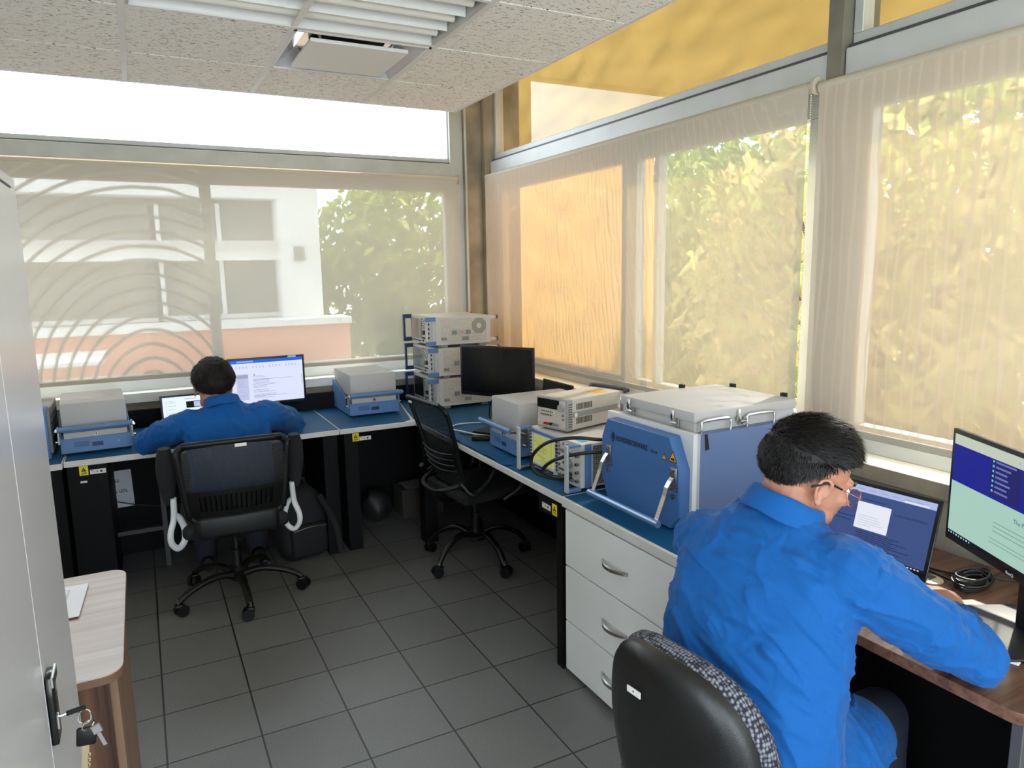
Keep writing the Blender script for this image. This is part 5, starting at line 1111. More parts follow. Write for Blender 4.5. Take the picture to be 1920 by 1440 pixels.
m = MB(); m.loft([bring(0.424, BH-0.004, ZB, -0.230), bring(0.445, BH+0.012, ZB, -0.215), bring(0.447, BH+0.014, ZB, -0.195), bring(0.430, BH-0.004, ZB, -0.176), bring(0.36, BH-0.07, ZB, -0.168), bring(0.2, BH-0.2, ZB, -0.172)], WOVEN); m.build('back_cushion', t, smooth=True, angle=70)
m = MB(); m.box(-0.075, -0.035, -0.3165, -0.3145, ZB+0.125, ZB+0.140, LABEL); m.box(-0.057, -0.054, -0.317, -0.3165, ZB+0.131, ZB+0.135, INK); lb = m.build('label', t)
m = MB(); m.tube([(0, -0.29, 0.50), (0, -0.25, 0.40), (0, -0.05, 0.385)], 0.03, BLACKP, flat=0.6); m.build('back_bracket', t, smooth=True)

# ================================================================ PEOPLE
def ringE(c, u, v, a, b, n=20, e=2.0):
    c, u, v = Vector(c), Vector(u).normalized(), Vector(v).normalized(); r = []
    for i in range(n):
        t_ = 2*PI*i/n; cc, ss = math.cos(t_), math.sin(t_)
        r.append(c+u*a*math.copysign(abs(cc)**(2/e), cc)+v*b*math.copysign(abs(ss)**(2/e), ss))
    return r
def limb(mb, pts, rs, mt, n=16, smooth=5):
    """tapered limb with round ends"""
    P_ = [Vector(p) for p in pts]; q = []; R_ = []
    PP = [P_[0]*2-P_[1]]+P_+[P_[-1]*2-P_[-2]]; RR = [rs[0]]+list(rs)+[rs[-1]]
    for i in range(1, len(PP)-2):
        for k in range(smooth):
            t_ = k/smooth; a, b, c, d = PP[i-1], PP[i], PP[i+1], PP[i+2]
            q.append(0.5*((2*b)+(c-a)*t_+(2*a-5*b+4*c-d)*t_*t_+(3*b-a-3*c+d)*t_**3)); R_.append(RR[i]+(RR[i+1]-RR[i])*t_)
    q.append(P_[-1]); R_.append(rs[-1])
    rings = []; prev = None; N = len(q)
    for i, p in enumerate(q):
        d = (q[min(i+1, N-1)]-q[max(i-1, 0)]).normalized(); u = d.orthogonal().normalized() if prev is None else (prev-d*prev.dot(d)).normalized(); prev = u; w = d.cross(u)
        if i == 0:
            for f in (0.98, 0.75, 0.4): rings.append([p-d*R_[0]*f+(u*math.cos(a)+w*math.sin(a))*R_[0]*math.sqrt(1-f*f) for a in [2*PI*k/n for k in range(n)]])
        rings.append([p+(u*math.cos(a)+w*math.sin(a))*R_[i] for a in [2*PI*k/n for k in range(n)]])
        if i == N-1:
            for f in (0.4, 0.75, 0.98): rings.append([p+d*R_[-1]*f+(u*math.cos(a)+w*math.sin(a))*R_[-1]*math.sqrt(1-f*f) for a in [2*PI*k/n for k in range(n)]])
    mb.loft(rings, mt); return mb
def fuse(mb, name, mt, voxel, sm, parent=None, sub=0):
    """one continuous skin over overlapping volumes"""
    o = mb.build('tmp'); r = o.modifiers.new('r', 'REMESH'); r.mode = 'VOXEL'; r.voxel_size = voxel
    if sm: s_ = o.modifiers.new('s', 'SMOOTH'); s_.factor = 0.5; s_.iterations = sm
    dg = bpy.context.evaluated_depsgraph_get(); dg.update(); me = bpy.data.meshes.new_from_object(o.evaluated_get(dg)); me.name = name
    bpy.data.objects.remove(o); me.materials.clear(); me.materials.append(mt)
    me.polygons.foreach_set('use_smooth', [True]*len(me.polygons)); me.polygons.foreach_set('material_index', [0]*len(me.polygons))
    n = bpy.data.objects.new(name, me); COL.objects.link(n)
    if parent: n.parent = parent
    return n
def warp(o, fn):
    me = o.data; nr = [v.normal.copy() for v in me.vertices]
    for v, n in zip(me.vertices, nr): v.co = fn(v.co.copy(), n)
    me.update()
def head_parts(mb, H, s=1.0, ears=True):
    """skull, face, jaw, nose, ears: local frame x right, y face, z up"""
    E = lambda c, r, k=None: mb.ell((0, 0, 0), tuple(q*s for q in r), SKIN, 24, 16, None) or None
    def el(c, r, rot=None):
        M_ = H @ T(*[q*s for q in c]) @ (rot or Matrix())
        b = MB(); b.ell((0, 0, 0), tuple(q*s for q in r), SKIN, 24, 16); mb.add([M_ @ Vector(v) for v in b.v], b.f, SKIN)
    el((0, -0.018, 0.03), (0.074, 0.092, 0.088)); el((0, 0.02, -0.02), (0.062, 0.072, 0.085)); el((0, 0.03, -0.062), (0.052, 0.052, 0.045))
    el((0, 0.062, -0.092), (0.024, 0.022, 0.018)); el((-0.034, 0.03, -0.068), (0.026, 0.04, 0.03)); el((0.034, 0.03, -0.068), (0.026, 0.04, 0.03))
    el((-0.036, 0.055, -0.018), (0.024, 0.024, 0.022)); el((0.036, 0.055, -0.018), (0.024, 0.024, 0.022))
    el((0, 0.072, 0.022), (0.048, 0.016, 0.012))
    el((0, 0.088, -0.008), (0.010, 0.014, 0.028), RX(0.35)); el((0, 0.103, -0.026), (0.012, 0.011, 0.009)); el((-0.012, 0.094, -0.029), (0.008, 0.009, 0.007)); el((0.012, 0.094, -0.029), (0.008, 0.009, 0.007))
    el((0, 0.083, -0.053), (0.022, 0.009, 0.006)); el((0, 0.081, -0.063), (0.019, 0.009, 0.006))
    if ears:
        for q in (-1, 1):
            Me = H @ T(q*0.078*s, -0.006*s, -0.012*s) @ RZ(q*-0.35) @ RX(-0.12)
            b = MB(); b.tube([(0, 0.012*s, 0.006*s), (q*0.006*s, 0.006*s, 0.026*s), (q*0.009*s, -0.008*s, 0.030*s), (q*0.012*s, -0.018*s, 0.018*s), (q*0.010*s, -0.016*s, -0.002*s), (q*0.005*s, -0.006*s, -0.020*s), (0, 0.004*s, -0.030*s), (0, 0.010*s, -0.022*s)], 0.0048*s, SKIN, n=8)
            b.ell((0, 0, 0), (0.004*s, 0.013*s, 0.024*s), SKIN, 12, 8); b.ell((q*0.002*s, 0.004*s, -0.026*s), (0.005*s, 0.007*s, 0.008*s), SKIN, 10, 8); b.ell((0, 0.012*s, 0.0), (0.006*s, 0.004*s, 0.008*s), SKIN, 10, 8)
            mb.add([Me @ Vector(v) for v in b.v], b.f, SKIN)
def hair_cap(H, s, parent, mt, line, thick, seed, ntuft, tl=0.03, flow=(0, 1, 0.1)):
    """hair mass following the skull above the hairline, plus fine locks"""
    rd = random.Random(seed); N, K = 96, 64; C0 = Vector((0, -0.012, 0.03)); R0 = Vector((0.077, 0.097, 0.091)); vs = []
    def surf(d, lift=0.0):
        p = C0+Vector((d.x*R0.x, d.y*R0.y, d.z*R0.z)); a = line(p)
        k = max(0.0, min(1.0, a/0.022)); k = k*k*(3-2*k)
        nz = noise.noise(Vector((d.x*3+seed, d.y*3, d.z*3)))*0.006+noise.noise(Vector((d.x*14+seed, d.y*5, d.z*14)))*0.0035
        p2 = C0+Vector((d.x*(R0.x), d.y*(R0.y), d.z*(R0.z)))*(1)+d*((thick(p)+nz)*k-0.010*(1-k)+lift)
        return p2, k
    for j in range(K+1):
        th = PI*j/K
        for i in range(N):
            ph = 2*PI*i/N; d = Vector((math.sin(th)*math.cos(ph), math.sin(th)*math.sin(ph), math.cos(th))); vs.append(H @ (surf(d)[0]*s))
    m = MB(); m.add(vs, [(j*N+i, j*N+(i+1) % N, (j+1)*N+(i+1) % N, (j+1)*N+i) for j in range(K) for i in range(N)], mt)
    fl = Vector(flow).normalized(); c = 0; tries = 0
    while c < ntuft and tries < ntuft*6:
        tries += 1
        d = Vector((rd.gauss(0, 1), rd.gauss(0, 1), rd.gauss(0, 1))).normalized(); p, k = surf(d, -0.002)
        if k < 0.35: continue
        c += 1
        out_ = Vector((d.x/R0.x, d.y/R0.y, d.z/R0.z)).normalized()
        base = fl if d.z > 0.25 else (Vector((0, 0, -1))+fl*0.2)
        cr = Vector((-(d.y+0.35), d.x, 0)).normalized()*0.5 if d.z > 0.3 and d.y < 0.1 else Vector((0, 0, 0))
        tg = (base+cr+Vector((rd.gauss(0, 0.25), rd.gauss(0, 0.25), rd.gauss(0, 0.25)))); tg = (tg-out_*tg.dot(out_)).normalized()
        Ln = tl*rd.uniform(0.6, 1.2)*(0.35+0.65*k)*(1.0 if d.z > 0 else 0.55); w = out_.cross(tg)*rd.uniform(0.0006, 0.0013)
        q1 = p+tg*Ln*0.5+out_*rd.uniform(0.002, 0.005); q2 = p+tg*Ln+out_*rd.uniform(-0.001, 0.006)
        if line(q2) < -0.002: q2 = q1+tg*Ln*0.1
        m.add([H @ (x*s) for x in (p-w, p+w, q1+w*0.8+out_*0.0, q1-w*0.8, q2, q1+out_*0.0008, p+out_*0.001)], [(0, 1, 2, 3), (3, 2, 4), (0, 5, 6), (1, 5, 2)], mt)
    o = m.build('hair', parent, smooth=True, angle=60); return o
def basis(o, x, y, z):
    x, y, z = Vector(x), Vector(y), Vector(z); return Matrix(((x.x, y.x, z.x, o[0]), (x.y, y.y, z.y, o[1]), (x.z, y.z, z.z, o[2]), (0, 0, 0, 1)))
def headM(c, az, pit, rol=0.0):
    """az: compass angle of the face from +y towards +x; pit: chin down"""
    return T(*c) @ RZ(-az) @ RX(-pit) @ RY(rol)
def hand(mb, M_, curl=0.6, s=1.0, side=1, spread=0.08):
    """palm and five fingers; local frame: y fingers forward, z back of the hand, x towards the little finger * side"""
    def pt_(x, y, z): return M_ @ Vector((x*side*s, y*s, z*s))
    rg = []
    for (y, w, h, z) in ((-0.02, 0.027, 0.019, 0), (0.01, 0.034, 0.018, 0.002), (0.045, 0.041, 0.016, 0.004), (0.075, 0.041, 0.014, 0.004), (0.088, 0.036, 0.011, 0.002)):
        rg.append([pt_(w*math.cos(a), y, z+h*math.sin(a)) for a in [2*PI*k/14 for k in range(14)]])
    mb.loft(rg, SKIN)
    for k, (x, l, r) in enumerate(((-0.030, 0.072, 0.0088), (-0.010, 0.080, 0.0090), (0.011, 0.074, 0.0086), (0.030, 0.058, 0.0076))):
        y0 = 0.080-0.006*abs(k-1.2); a = 0.0; p = [(x, y0-0.015, 0.003), (x*1.05, y0, 0.004)]; seg = (0.48, 0.30, 0.24); q = Vector((x*1.05, y0, 0.004)); sp = (k-1.5)*spread
        for f in seg:
            a += curl*(0.8+0.15*k); q = q+Vector((sp*l*f, math.cos(a)*l*f, -math.sin(a)*l*f)); p.append(tuple(q))
        limb(mb, [pt_(*v) for v in p], [r*s*1.05, r*s*1.08, r*s, r*s*0.95, r*s*0.82], SKIN, 10, 3)
    limb(mb, [pt_(-0.022, 0.005, -0.004), pt_(-0.040, 0.032, -0.014), pt_(-0.040, 0.060, -0.028), pt_(-0.024, 0.078, -0.036)], [0.014*s, 0.0125*s, 0.0105*s, 0.009*s], SKIN, 10, 3)

def folds(lines_, amp_noise=0.004, sc=9, ax=None, arms=()):
    AX = [Vector(v).normalized() for v in ax] if ax else None
    """cloth creases: each line = (a, b, width, height)"""
    L_ = [(Vector(a), Vector(b), w*1.1, h*0.9) for a, b, w, h in lines_]
    def fn(c, n):
        d = amp_noise*noise.noise(c*sc)
        if AX:
            a_, b_, e_ = AX; wgt = 1.0
            for (p_, q_, r_) in arms:                       # creases follow each sleeve
                pq = q_-p_; tt = (c-p_).dot(pq)/pq.length_squared
                if -0.1 < tt < 1.1 and (c-p_-pq*max(0, min(1, tt))).length < r_:
                    a_ = (pq.normalized()+0.75*e_*(1 if tt < .5 else -1)+0.3*b_).normalized(); b_ = a_.cross(e_).normalized(); e_ = a_.cross(b_); break
            u, v, w_ = c.dot(a_), c.dot(b_), c.dot(e_); wp = 0.03*noise.noise(c*5)
            r1 = 1-abs(noise.noise(Vector((u*2.6, (v+wp)*15, (w_+wp)*15))))*2.2; r2_ = 1-abs(noise.noise(Vector((u*5+7, (v-wp)*30, (w_+wp)*30))))*2.2
            d += 0.0075*max(0, r1)**3-0.003+0.0030*max(0, r2_)**3-0.001
        for a, b, w, h in L_:
            ab = b-a; t_ = max(0, min(1, (c-a).dot(ab)/ab.length_squared)); q = a+ab*t_; dist = (c-q); 
            wob = 0.012*noise.noise(c*12); r = dist.length+wob
            h = h*1.0
            if r < 4*w: 
                end = min(1, t_/0.15, (1-t_)/0.15) if 0 < t_ < 1 else 0
                d += h*end*(math.exp(-(r/w)**2)-0.55*math.exp(-((r-1.7*w)/w)**2))
        return c+n*d
    return fn

# ---------------- the nearer man (with glasses)
F = Vector((0.955, 0.297, 0)); Rr = Vector((0.297, -0.955, 0)); U = Vector((0, 0, 1))
O = Vector((1.152, 1.088, 0))
def w2(x, y, z): return O+Rr*x+F*y+U*z
HC = Vector((1.347, 1.098, 1.212)); H2 = headM(HC, 1.98, 0.40, 0.05); HS = 1.01
body = MB()
head_parts(body, H2, HS)
neckb = w2(0.0, 0.11, 1.09)
limb(body, [neckb+Vector((0, 0, -0.03)), neckb.lerp(HC, 0.4)+Vector((-0.01, 0, 0)), H2 @ Vector((0, -0.035, -0.045))], [0.066, 0.060, 0.062], SKIN)
body.loft([ringE(w2(0, y, z), Rr, F, a, b, 24) for z, y, a, b in ((0.47, 0.02, 0.12, 0.09), (0.55, 0.0, 0.15, 0.10), (0.72, 0.02, 0.13, 0.09), (0.90, 0.06, 0.15, 0.10), (1.02, 0.09, 0.15, 0.09), (1.09, 0.11, 0.09, 0.06))], SKIN)
SHR, ELR, WRR = Vector((1.315, 0.925, 1.035)), Vector((1.560, 0.835, 0.828)), Vector((1.800, 1.000, 0.803))
SHL, ELL, WRL = w2(-0.185, 0.12, 1.03), w2(-0.27, 0.36, 0.835), Vector((1.80, 1.30, 0.803))
limb(body, [w2(0.08, 0.10, 1.02), SHR, SHR.lerp(ELR, 0.5), ELR], [0.06, 0.055, 0.043, 0.040], SKIN); limb(body, [ELR, ELR.lerp(WRR, 0.4), WRR, WRR.lerp(Vector((1.83, 1.03, 0.80)), 0.7)], [0.040, 0.040, 0.027, 0.026], SKIN)
limb(body, [w2(-0.08, 0.10, 1.02), SHL, SHL.lerp(ELL, 0.5), ELL], [0.06, 0.055, 0.043, 0.040], SKIN); limb(body, [ELL, ELL.lerp(WRL, 0.4), WRL], [0.040, 0.040, 0.027], SKIN)
# right hand: relaxed fist round the pen; left hand flat on the keys
yd = (Vector((1.89, 1.12, 0.80))-WRR).normalized(); zd = Vector((-0.10, 0.0, 1)); zd = (zd-yd*zd.dot(yd)).normalized(); xd = yd.cross(zd)
hand(body, basis(WRR+yd*0.025, xd, yd, zd), 0.55, 1.06, 1)
yd = Vector((0.96, 0.25, -0.05)).normalized(); zd = (U-yd*U.dot(yd)).normalized(); xd = yd.cross(zd); hand(body, basis(WRL+yd*0.02, xd, yd, zd), 0.28, 1.0, -1)
for s in (-1, 1):
    kn = w2(s*0.14, 0.50, 0.50); an = w2(s*0.14, 0.55, 0.09); limb(body, [w2(s*0.09, 0.0, 0.53), w2(s*0.12, 0.25, 0.535), kn], [0.085, 0.07, 0.052], SKIN); limb(body, [kn, kn.lerp(an, 0.4), an], [0.052, 0.052, 0.036], SKIN); limb(body, [an+Vector((0, 0, -0.04)), an+F*0.14+Vector((0, 0, -0.055))], [0.032, 0.028], SKIN)
p2 = fuse(body, 'person', SKIN, 0.0035, 4)
tag(p2, 'person in blue cotton shirt and thin metal glasses, writing at the walnut desk', 'person')
# shirt
sh = MB()
prof = [(0.46, 0.0, 0.225, 0.155), (0.52, -0.005, 0.228, 0.158), (0.60, -0.01, 0.222, 0.152), (0.70, 0.00, 0.214, 0.145), (0.80, 0.02, 0.212, 0.140), (0.90, 0.045, 0.214, 0.138), (0.98, 0.07, 0.210, 0.132), (1.04, 0.085, 0.208, 0.118), (1.08, 0.10, 0.180, 0.10), (1.11, 0.112, 0.135, 0.085), (1.135, 0.122, 0.100, 0.074), (1.155, 0.13, 0.080, 0.066)]
sh.loft([ringE(w2(0, y, z), Rr, F, a, b, 36, 2.3) for z, y, a, b in prof], CLOTH)
limb(sh, [w2(0.10, 0.10, 1.03), SHR+Vector((-0.01, 0.01, 0.0)), SHR.lerp(ELR, 0.5)+Vector((0, 0, 0.004)), ELR+Vector((0.015, -0.01, 0.01))], [0.085, 0.082, 0.074, 0.066], CLOTH, 24)
limb(sh, [ELR+Vector((0.012, -0.008, 0.008)), ELR.lerp(WRR, 0.35)+Vector((0, 0, 0.010)), ELR.lerp(WRR, 0.7)+Vector((0, 0, 0.004)), WRR-Vector((0.012, 0.008, 0.0))], [0.064, 0.058, 0.046, 0.035], CLOTH, 24)
limb(sh, [w2(-0.10, 0.10, 1.03), SHL+Vector((0, 0, -0.012)), SHL.lerp(ELL, 0.5), ELL+Vector((0.0, 0.0, 0.005))], [0.08, 0.074, 0.072, 0.064], CLOTH, 24)
limb(sh, [ELL, ELL.lerp(WRL, 0.5)+Vector((0, 0, 0.012)), WRL-F*0.03], [0.062, 0.054, 0.036], CLOTH, 24)
limb(sh, [w2(0.10, 0.02, 0.54), w2(0.13, 0.18, 0.55), w2(0.15, 0.30, 0.545)], [0.10, 0.105, 0.09], CLOTH, 20); limb(sh, [w2(-0.10, 0.02, 0.54), w2(-0.13, 0.18, 0.55)], [0.10, 0.10], CLOTH, 20)
shirt = fuse(sh, 'shirt', CLOTH, 0.005, 14, p2)
A_ = lambda x, y, z: w2(x, y, z)
fl = [(A_(-0.17, -0.08, 0.99), A_(0.12, -0.07, 0.93), 0.012, 0.006), (A_(-0.18, -0.10, 0.93), A_(0.14, -0.09, 0.80), 0.012, 0.007), (A_(-0.12, -0.13, 0.82), A_(0.17, -0.10, 0.66), 0.013, 0.008),
      (A_(-0.05, -0.13, 0.76), A_(0.19, -0.05, 0.58), 0.013, 0.009), (A_(-0.15, -0.14, 0.70), A_(0.10, -0.13, 0.52), 0.014, 0.009), (A_(0.02, -0.12, 0.86), A_(0.19, -0.02, 0.74), 0.010, 0.007),
      (A_(0.05, -0.11, 0.92), A_(0.19, -0.0, 0.84), 0.009, 0.006), (A_(-0.18, -0.08, 0.78), A_(-0.08, -0.14, 0.60), 0.012, 0.007), (A_(0.12, -0.08, 0.98), A_(0.02, -0.10, 0.90), 0.009, 0.005),
      (A_(-0.14, -0.02, 1.06), A_(0.02, -0.02, 1.05), 0.009, 0.006), (A_(0.05, 0.0, 1.10), A_(0.17, 0.02, 1.06), 0.009, 0.006), (A_(-0.02, -0.04, 1.06), A_(0.14, -0.04, 1.02), 0.010, 0.006), (A_(-0.09, 0.02, 1.10), A_(0.05, 0.02, 1.09), 0.008, 0.005)]
def seam(c, n):
    # armhole seam: a narrow groove round the right shoulder
    ax = (ELR-SHR).normalized(); q = c-(SHR+ax*-0.005); t_ = q.dot(ax); r = (q-ax*t_).length
    return -0.004*math.exp(-(t_/0.0045)**2) if r < 0.12 else 0
D1 = (ELR-SHR).normalized(); D2 = (WRR-ELR).normalized(); TP = Vector((0, 0, 1))
fl += [(SHR+D1*0.05+Vector((0.0, 0.02, 0.085)), SHR+D1*0.22+Vector((0.02, -0.05, 0.055)), 0.010, 0.006), (SHR+D1*0.10+Vector((-0.02, -0.06, 0.05)), SHR+D1*0.28+Vector((0.03, -0.03, 0.06)), 0.010, 0.007),
       (SHR+D1*0.16+Vector((0, 0.04, 0.07)), ELR+Vector((-0.02, 0.05, 0.06)), 0.010, 0.007), (ELR+Vector((-0.06, 0.03, 0.06)), ELR+Vector((0.05, 0.02, 0.06)), 0.010, 0.008),
       (ELR+D2*0.04+Vector((-0.03, 0.03, 0.05)), ELR+D2*0.10+Vector((0.05, -0.03, 0.04)), 0.009, 0.007), (ELR+D2*0.10+Vector((-0.04, 0.03, 0.05)), ELR+D2*0.16+Vector((0.04, -0.03, 0.04)), 0.009, 0.006),
       (ELR+D2*0.17+Vector((-0.04, 0.02, 0.04)), ELR+D2*0.21+Vector((0.04, -0.02, 0.03)), 0.007, 0.005), (ELR+Vector((-0.06, -0.03, 0.04)), ELR+Vector((0.04, -0.055, 0.02)), 0.010, 0.006)]
ff = folds(fl, 0.005, 8, (Rr*0.8-U*0.6+F*0.1, Rr*0.6+U*0.8, F), ((SHR, ELR, 0.13), (ELR, WRR, 0.10)))
warp(shirt, lambda c, n: ff(c, n)+n*seam(c, n))
# collar
def collar(N0, zd_, R_, parent, hgt=0.034, spread=1.22, open_at=None, n=40):
    m = MB(); xa = zd_.orthogonal().normalized() if open_at is None else (open_at-zd_*open_at.dot(zd_)).normalized(); ya = zd_.cross(xa); rs = []
    rows = ((R_*0.97, -0.008), (R_*0.99, hgt*0.6), (R_*1.02, hgt), (R_*1.10, hgt*1.02), (R_*1.20, hgt*0.7), (R_*spread*1.10, -0.012), (R_*spread*1.09, -0.018))
    vs = []
    for k, (r, z) in enumerate(rows):
        for i in range(n+1):
            a = 0.25+(2*PI-0.5)*i/n; wob = 0.003*math.sin(a*5+k); vs.append(N0+xa*r*math.cos(a)+ya*r*math.sin(a)*1.02+zd_*(z+wob*0.6))
    m.add(vs, [(k*(n+1)+i, k*(n+1)+i+1, (k+1)*(n+1)+i+1, (k+1)*(n+1)+i) for k in range(len(rows)-1) for i in range(n)], CLOTH)
    o = m.build('collar', parent, smooth=True, angle=80); s_ = o.modifiers.new('s', 'SOLIDIFY'); s_.thickness = 0.002; b_ = o.modifiers.new('u', 'SUBSURF'); b_.levels = 1; b_.render_levels = 1; return o
nd = (HC-neckb).normalized()
collar(w2(0.012, 0.128, 1.136), (nd*0.8+U*0.4).normalized(), 0.073, p2, 0.038, 1.20, F)
# trousers and shoes
def trousers(parent, W, zf, hip, s0=1.0):
    m = MB()
    for s in (-1, 1):
        kn = W(s*0.14, 0.50, 0.50); an = W(s*0.14, 0.53, 0.07)
        limb(m, [W(s*0.09, 0.0, 0.53), W(s*0.12, 0.25, 0.535), kn], [0.105, 0.088, 0.07], TROUS); limb(m, [kn, kn.lerp(an, 0.5), an], [0.07, 0.068, 0.064], TROUS)
    limb(m, [W(-0.08, 0.0, 0.54), W(0.08, 0, 0.54)], [0.12, 0.12], TROUS); return fuse(m, 'trousers', TROUS, 0.008, 5, parent)
trousers(p2, w2, 0, 0)
for s in (-1, 1):
    m = MB(); a = w2(s*0.14, 0.52, 0.0); q = lambda y, z, w, h: ringE(a+F*y+U*z, Rr, U, w, h, 18)
    m.loft([q(-0.04, 0.045, 0.030, 0.042), q(0.0, 0.05, 0.040, 0.05), q(0.08, 0.042, 0.045, 0.041), q(0.15, 0.034, 0.047, 0.033), q(0.20, 0.028, 0.034, 0.025)], BLACKP); m.build('shoe', p2, smooth=True, angle=70)
# hair: short sides, longer top, fade over the ears
def line2(p): return p.z-min(-0.070+1.20*(p.y+0.1), 0.040+0.40*max(0, p.y))
def thick2(p): return 0.003+(0.019 if p.y < 0.05 else 0.019-0.12*(p.y-0.05))*max(0, min(1, line2(p)/0.075))
hair_cap(H2, HS, p2, HAIR, line2, thick2, 3, 6500, 0.042, (0.25, 0.9, 0.1))
# shaved fade between hair and skin: short stubble
m = MB(); rd = random.Random(8)
C0 = Vector((0, -0.018, 0.03))
for k in range(2600):
    d = Vector((rd.gauss(0, 1), rd.gauss(0, 1), rd.gauss(0, 1))).normalized(); p = C0+Vector((d.x*0.0765, d.y*0.0945, d.z*0.090)); a = line2(p)
    if a < -0.024 or a > 0.006 or p.y > 0.05 or rd.random() > (a+0.026)/0.03: continue
    tg = Vector((rd.uniform(-.3, .3), 0.2, -1)).normalized(); w = d.cross(tg).normalized()*0.0005
    m.add([H2 @ (x*HS) for x in (p-w, p+w, p+tg*0.006+d*0.0012)], [(0, 1, 2)], HAIR)
m.build('stubble', p2)
# face details
m = MB()
for s in (-1, 1):
    b = MB(); b.ell((s*0.031, 0.070, 0.003), (0.012, 0.010, 0.009), mat('eye_white', (225, 220, 214), 0.2), 16, 10); b.ell((s*0.031, 0.078, 0.002), (0.005, 0.003, 0.005), INK, 12, 8)
    m.add([H2 @ (Vector(v)*HS) for v in b.v[:len(b.v)]], b.f, MATS['eye_white'])
m.build('eye', p2, smooth=True)
m = MB()
for s in (-1, 1): b = MB(); b.tube([(s*0.016, 0.084, 0.022), (s*0.030, 0.085, 0.028), (s*0.048, 0.074, 0.024)], 0.003, HAIR, n=6); m.add([H2 @ (Vector(v)*HS) for v in b.v], b.f, HAIR)
m.build('eyebrow', p2, smooth=True)
# glasses
gl = thing('glasses', None, None); del_ = gl; gl.parent = p2
m = MB(); GP = lambda x, y, z: H2 @ (Vector((x, y, z))*HS)
for s in (-1, 1):
    pts = [GP(s*0.036+s*a, 0.094-0.010*abs(a+0.0)/0.02*0.3, -0.004+b) for a, b in ((0.0, 0.020), (0.018, 0.018), (0.026, 0.006), (0.022, -0.012), (0.006, -0.022), (-0.012, -0.018), (-0.020, -0.002), (-0.015, 0.014), (0.0, 0.020))]
    m.tube(pts, 0.0011, COPPER, n=8, smooth=4)
m.tube([GP(-0.016, 0.094, 0.004), GP(0, 0.100, 0.008), GP(0.016, 0.094, 0.004)], 0.0011, COPPER, n=8)
m.build('rim', gl, smooth=True)
for s in (-1, 1):
    m = MB(); m.tube([GP(s*0.061, 0.091, 0.004), GP(s*0.073, 0.082, 0.004), GP(s*0.081, 0.03, 0.010)], 0.0013, COPPER, n=8); m.tube([GP(s*0.081, 0.03, 0.010), GP(s*0.083, 0.0, 0.013), GP(s*0.086, -0.012, 0.011), GP(s*0.085, -0.040, -0.008)], 0.0026, BLACKP, n=8); m.build('temple_arm', gl, smooth=True)
LENS = mk_glass()
for s in (-1, 1):
    pts = [GP(s*0.036+s*a, 0.0935, -0.004+b) for a, b in ((0.0, 0.020), (0.018, 0.018), (0.026, 0.006), (0.022, -0.012), (0.006, -0.022), (-0.012, -0.018), (-0.020, -0.002), (-0.015, 0.014))]
    m = MB(); m.add(pts, [tuple(range(8))], LENS); m.build('lens', gl)
gl['label'] = 'thin copper-coloured metal glasses'

# ---------------- the far man
F1 = Vector((0.0, 1, 0)); R1 = Vector((1, 0, 0)); O1 = Vector((0.365, 3.86, 0))
def w1(x, y, z): return O1+R1*x+F1*y+U*z
HC1 = Vector((0.310, 4.00, 1.115)); H1 = headM(HC1, 0.05, 0.22, 0.07); HS1 = 1.10
body = MB(); head_parts(body, H1, HS1)
nb = w1(-0.02, 0.07, 1.00)
limb(body, [nb+Vector((0, 0, -0.03)), nb.lerp(HC1, 0.5), H1 @ Vector((0, -0.035, -0.045))], [0.065, 0.060, 0.062], SKIN)
body.loft([ringE(w1(0, y, z), R1, F1, a, b, 24) for z, y, a, b in ((0.47, -0.04, 0.12, 0.09), (0.55, -0.05, 0.15, 0.10), (0.70, -0.02, 0.13, 0.09), (0.85, 0.03, 0.15, 0.10), (0.95, 0.06, 0.15, 0.09), (1.01, 0.08, 0.09, 0.06))], SKIN)
S1R, E1R, W1R = w1(0.20, 0.07, 0.945), w1(0.375, 0.34, 0.825), w1(0.18, 0.56, 0.805)
S1L, E1L, W1L = w1(-0.20, 0.07, 0.935), w1(-0.39, 0.26, 0.825), w1(-0.14, 0.52, 0.805)
for a, b, c, s in ((S1R, E1R, W1R, 1), (S1L, E1L, W1L, -1)):
    limb(body, [w1(s*0.08, 0.07, 0.93), a, a.lerp(b, 0.5), b], [0.06, 0.055, 0.043, 0.040], SKIN); limb(body, [b, b.lerp(c, 0.4), c], [0.040, 0.038, 0.027], SKIN)
    yd = Vector((-s*0.35, 0.93, -0.03)).normalized(); zd = (U-yd*U.dot(yd)).normalized(); hand(body, basis(c+yd*0.02, yd.cross(zd), yd, zd), 0.25, 1.0, s)
for s in (-1, 1):
    kn = w1(s*0.14, 0.46, 0.50); an = w1(s*0.14, 0.48, 0.09); limb(body, [w1(s*0.09, -0.03, 0.53), w1(s*0.12, 0.2, 0.535), kn], [0.085, 0.07, 0.052], SKIN); limb(body, [kn, kn.lerp(an, 0.4), an], [0.052, 0.052, 0.036], SKIN)
p1 = fuse(body, 'person', SKIN, 0.005, 3)
tag(p1, 'person with short dark hair and blue shirt, seen from behind at the far bench', 'person')
sh = MB()
prof = [(0.47, -0.06, 0.20, 0.15), (0.55, -0.07, 0.205, 0.155), (0.65, -0.05, 0.20, 0.145), (0.75, -0.02, 0.20, 0.14), (0.84, 0.01, 0.212, 0.138), (0.91, 0.035, 0.215, 0.13), (0.965, 0.055, 0.19, 0.11), (1.00, 0.065, 0.14, 0.09), (1.03, 0.07, 0.095, 0.075), (1.05, 0.075, 0.078, 0.066)]
sh.loft([ringE(w1(-0.01, y, z), R1, F1, a, b, 36, 2.3) for z, y, a, b in prof], CLOTH)
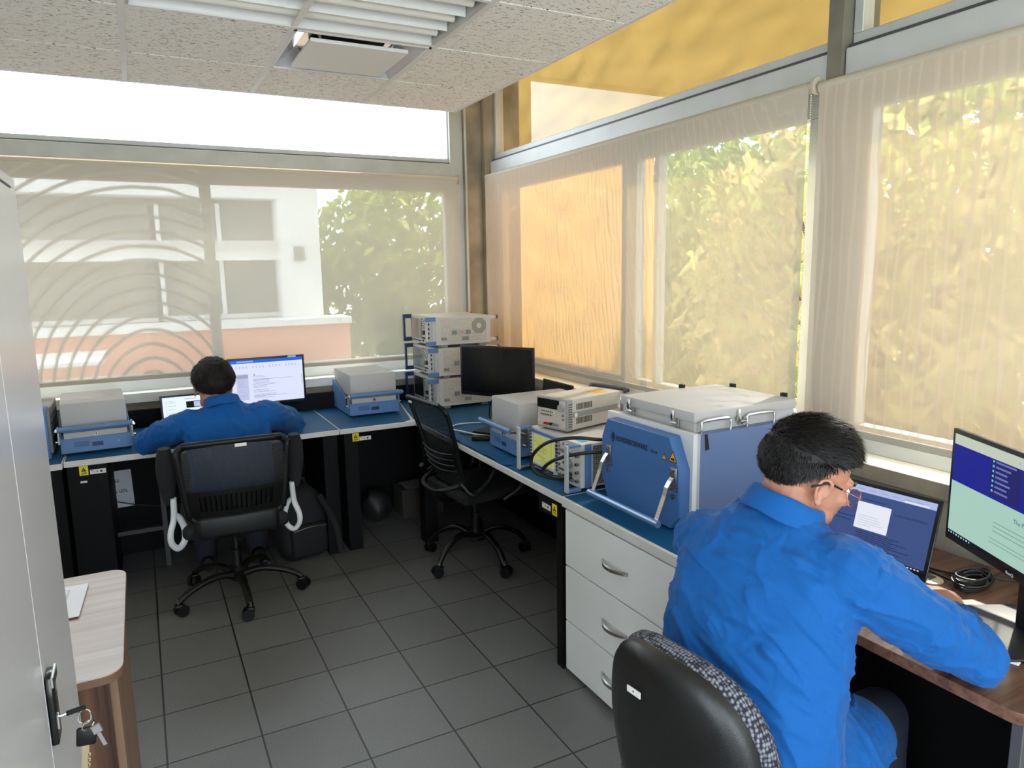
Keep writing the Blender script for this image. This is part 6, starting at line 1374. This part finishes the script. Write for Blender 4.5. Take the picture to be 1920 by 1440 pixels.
for a, b, c, s in ((S1R, E1R, W1R, 1), (S1L, E1L, W1L, -1)):
    limb(sh, [w1(s*0.10, 0.06, 0.94), a, a.lerp(b, 0.5)+Vector((s*0.012, 0, 0.010)), b+Vector((s*0.005, 0, 0.008))], [0.08, 0.08, 0.072, 0.062], CLOTH, 24); limb(sh, [b, b.lerp(c, 0.5)+Vector((0, 0, 0.01)), c-Vector((0, 0.03, 0))], [0.062, 0.052, 0.037], CLOTH, 24)
shirt1 = fuse(sh, 'shirt', CLOTH, 0.007, 5, p1)
B_ = w1
fl = [(B_(-0.02, -0.06, 1.0), B_(0.12, -0.09, 0.80), 0.016, 0.008), (B_(-0.10, -0.05, 0.97), B_(0.05, -0.10, 0.84), 0.014, 0.007), (B_(0.14, -0.03, 0.97), B_(0.10, -0.09, 0.82), 0.014, 0.008), (B_(-0.18, -0.06, 0.92), B_(-0.17, -0.11, 0.76), 0.014, 0.010),
      (B_(0.19, -0.04, 0.92), B_(0.17, -0.10, 0.76), 0.014, 0.010), (B_(-0.12, -0.11, 0.86), B_(0.10, -0.13, 0.82), 0.015, 0.006), (E1L+Vector((-0.04, -0.05, 0.03)), E1L+Vector((0.06, -0.05, 0.05)), 0.012, 0.008), (E1L+Vector((0.0, -0.09, 0.03)), E1L+Vector((0.10, -0.07, 0.03)), 0.012, 0.008),
      (E1R+Vector((-0.10, -0.10, 0.05)), E1R+Vector((0.03, -0.05, 0.05)), 0.012, 0.009), (E1R+Vector((-0.12, -0.14, 0.02)), E1R+Vector((0.0, -0.07, 0.02)), 0.012, 0.009), (B_(0.17, 0.0, 1.0), B_(0.28, 0.10, 0.93), 0.012, 0.007)]
ff1 = folds(fl, 0.006, 8, (R1*0.35-U*0.94, R1*0.94+U*0.35, F1), ((S1R, E1R, 0.12), (S1L, E1L, 0.12))); warp(shirt1, ff1)
collar(w1(-0.025, 0.075, 1.035), Vector((-0.08, 0.35, 1)).normalized(), 0.072, p1, 0.034, 1.15, F1)
trousers(p1, lambda x, y, z: w1(x, y-0.04, z), 0, 0)
for s in (-1, 1):
    m = MB(); a = w1(s*0.14, 0.44, 0.0); q = lambda y, z, w, h: ringE(a+F1*y+U*z, R1, U, w, h, 16)
    m.loft([q(-0.04, 0.045, 0.030, 0.042), q(0.0, 0.05, 0.040, 0.05), q(0.08, 0.042, 0.045, 0.041), q(0.15, 0.034, 0.047, 0.033), q(0.20, 0.028, 0.034, 0.025)], BLACKP); m.build('shoe', p1, smooth=True, angle=70)
def line1(p): return p.z-min(-0.074+0.70*(p.y+0.1), 0.012+0.8*max(0, p.y))
def thick1(p): return 0.005+0.016*max(0, min(1, line1(p)/0.07))
hair_cap(H1, HS1, p1, HAIR2, line1, thick1, 6, 2600, 0.030, (0.1, 0.3, -0.2))
m = MB()
for s in (-1, 1): b = MB(); b.ell((s*0.031, 0.070, 0.003), (0.012, 0.010, 0.009), MATS['eye_white'], 12, 8); m.add([H1 @ (Vector(v)*HS1) for v in b.v], b.f, MATS['eye_white'])
m.build('eye', p1, smooth=True)
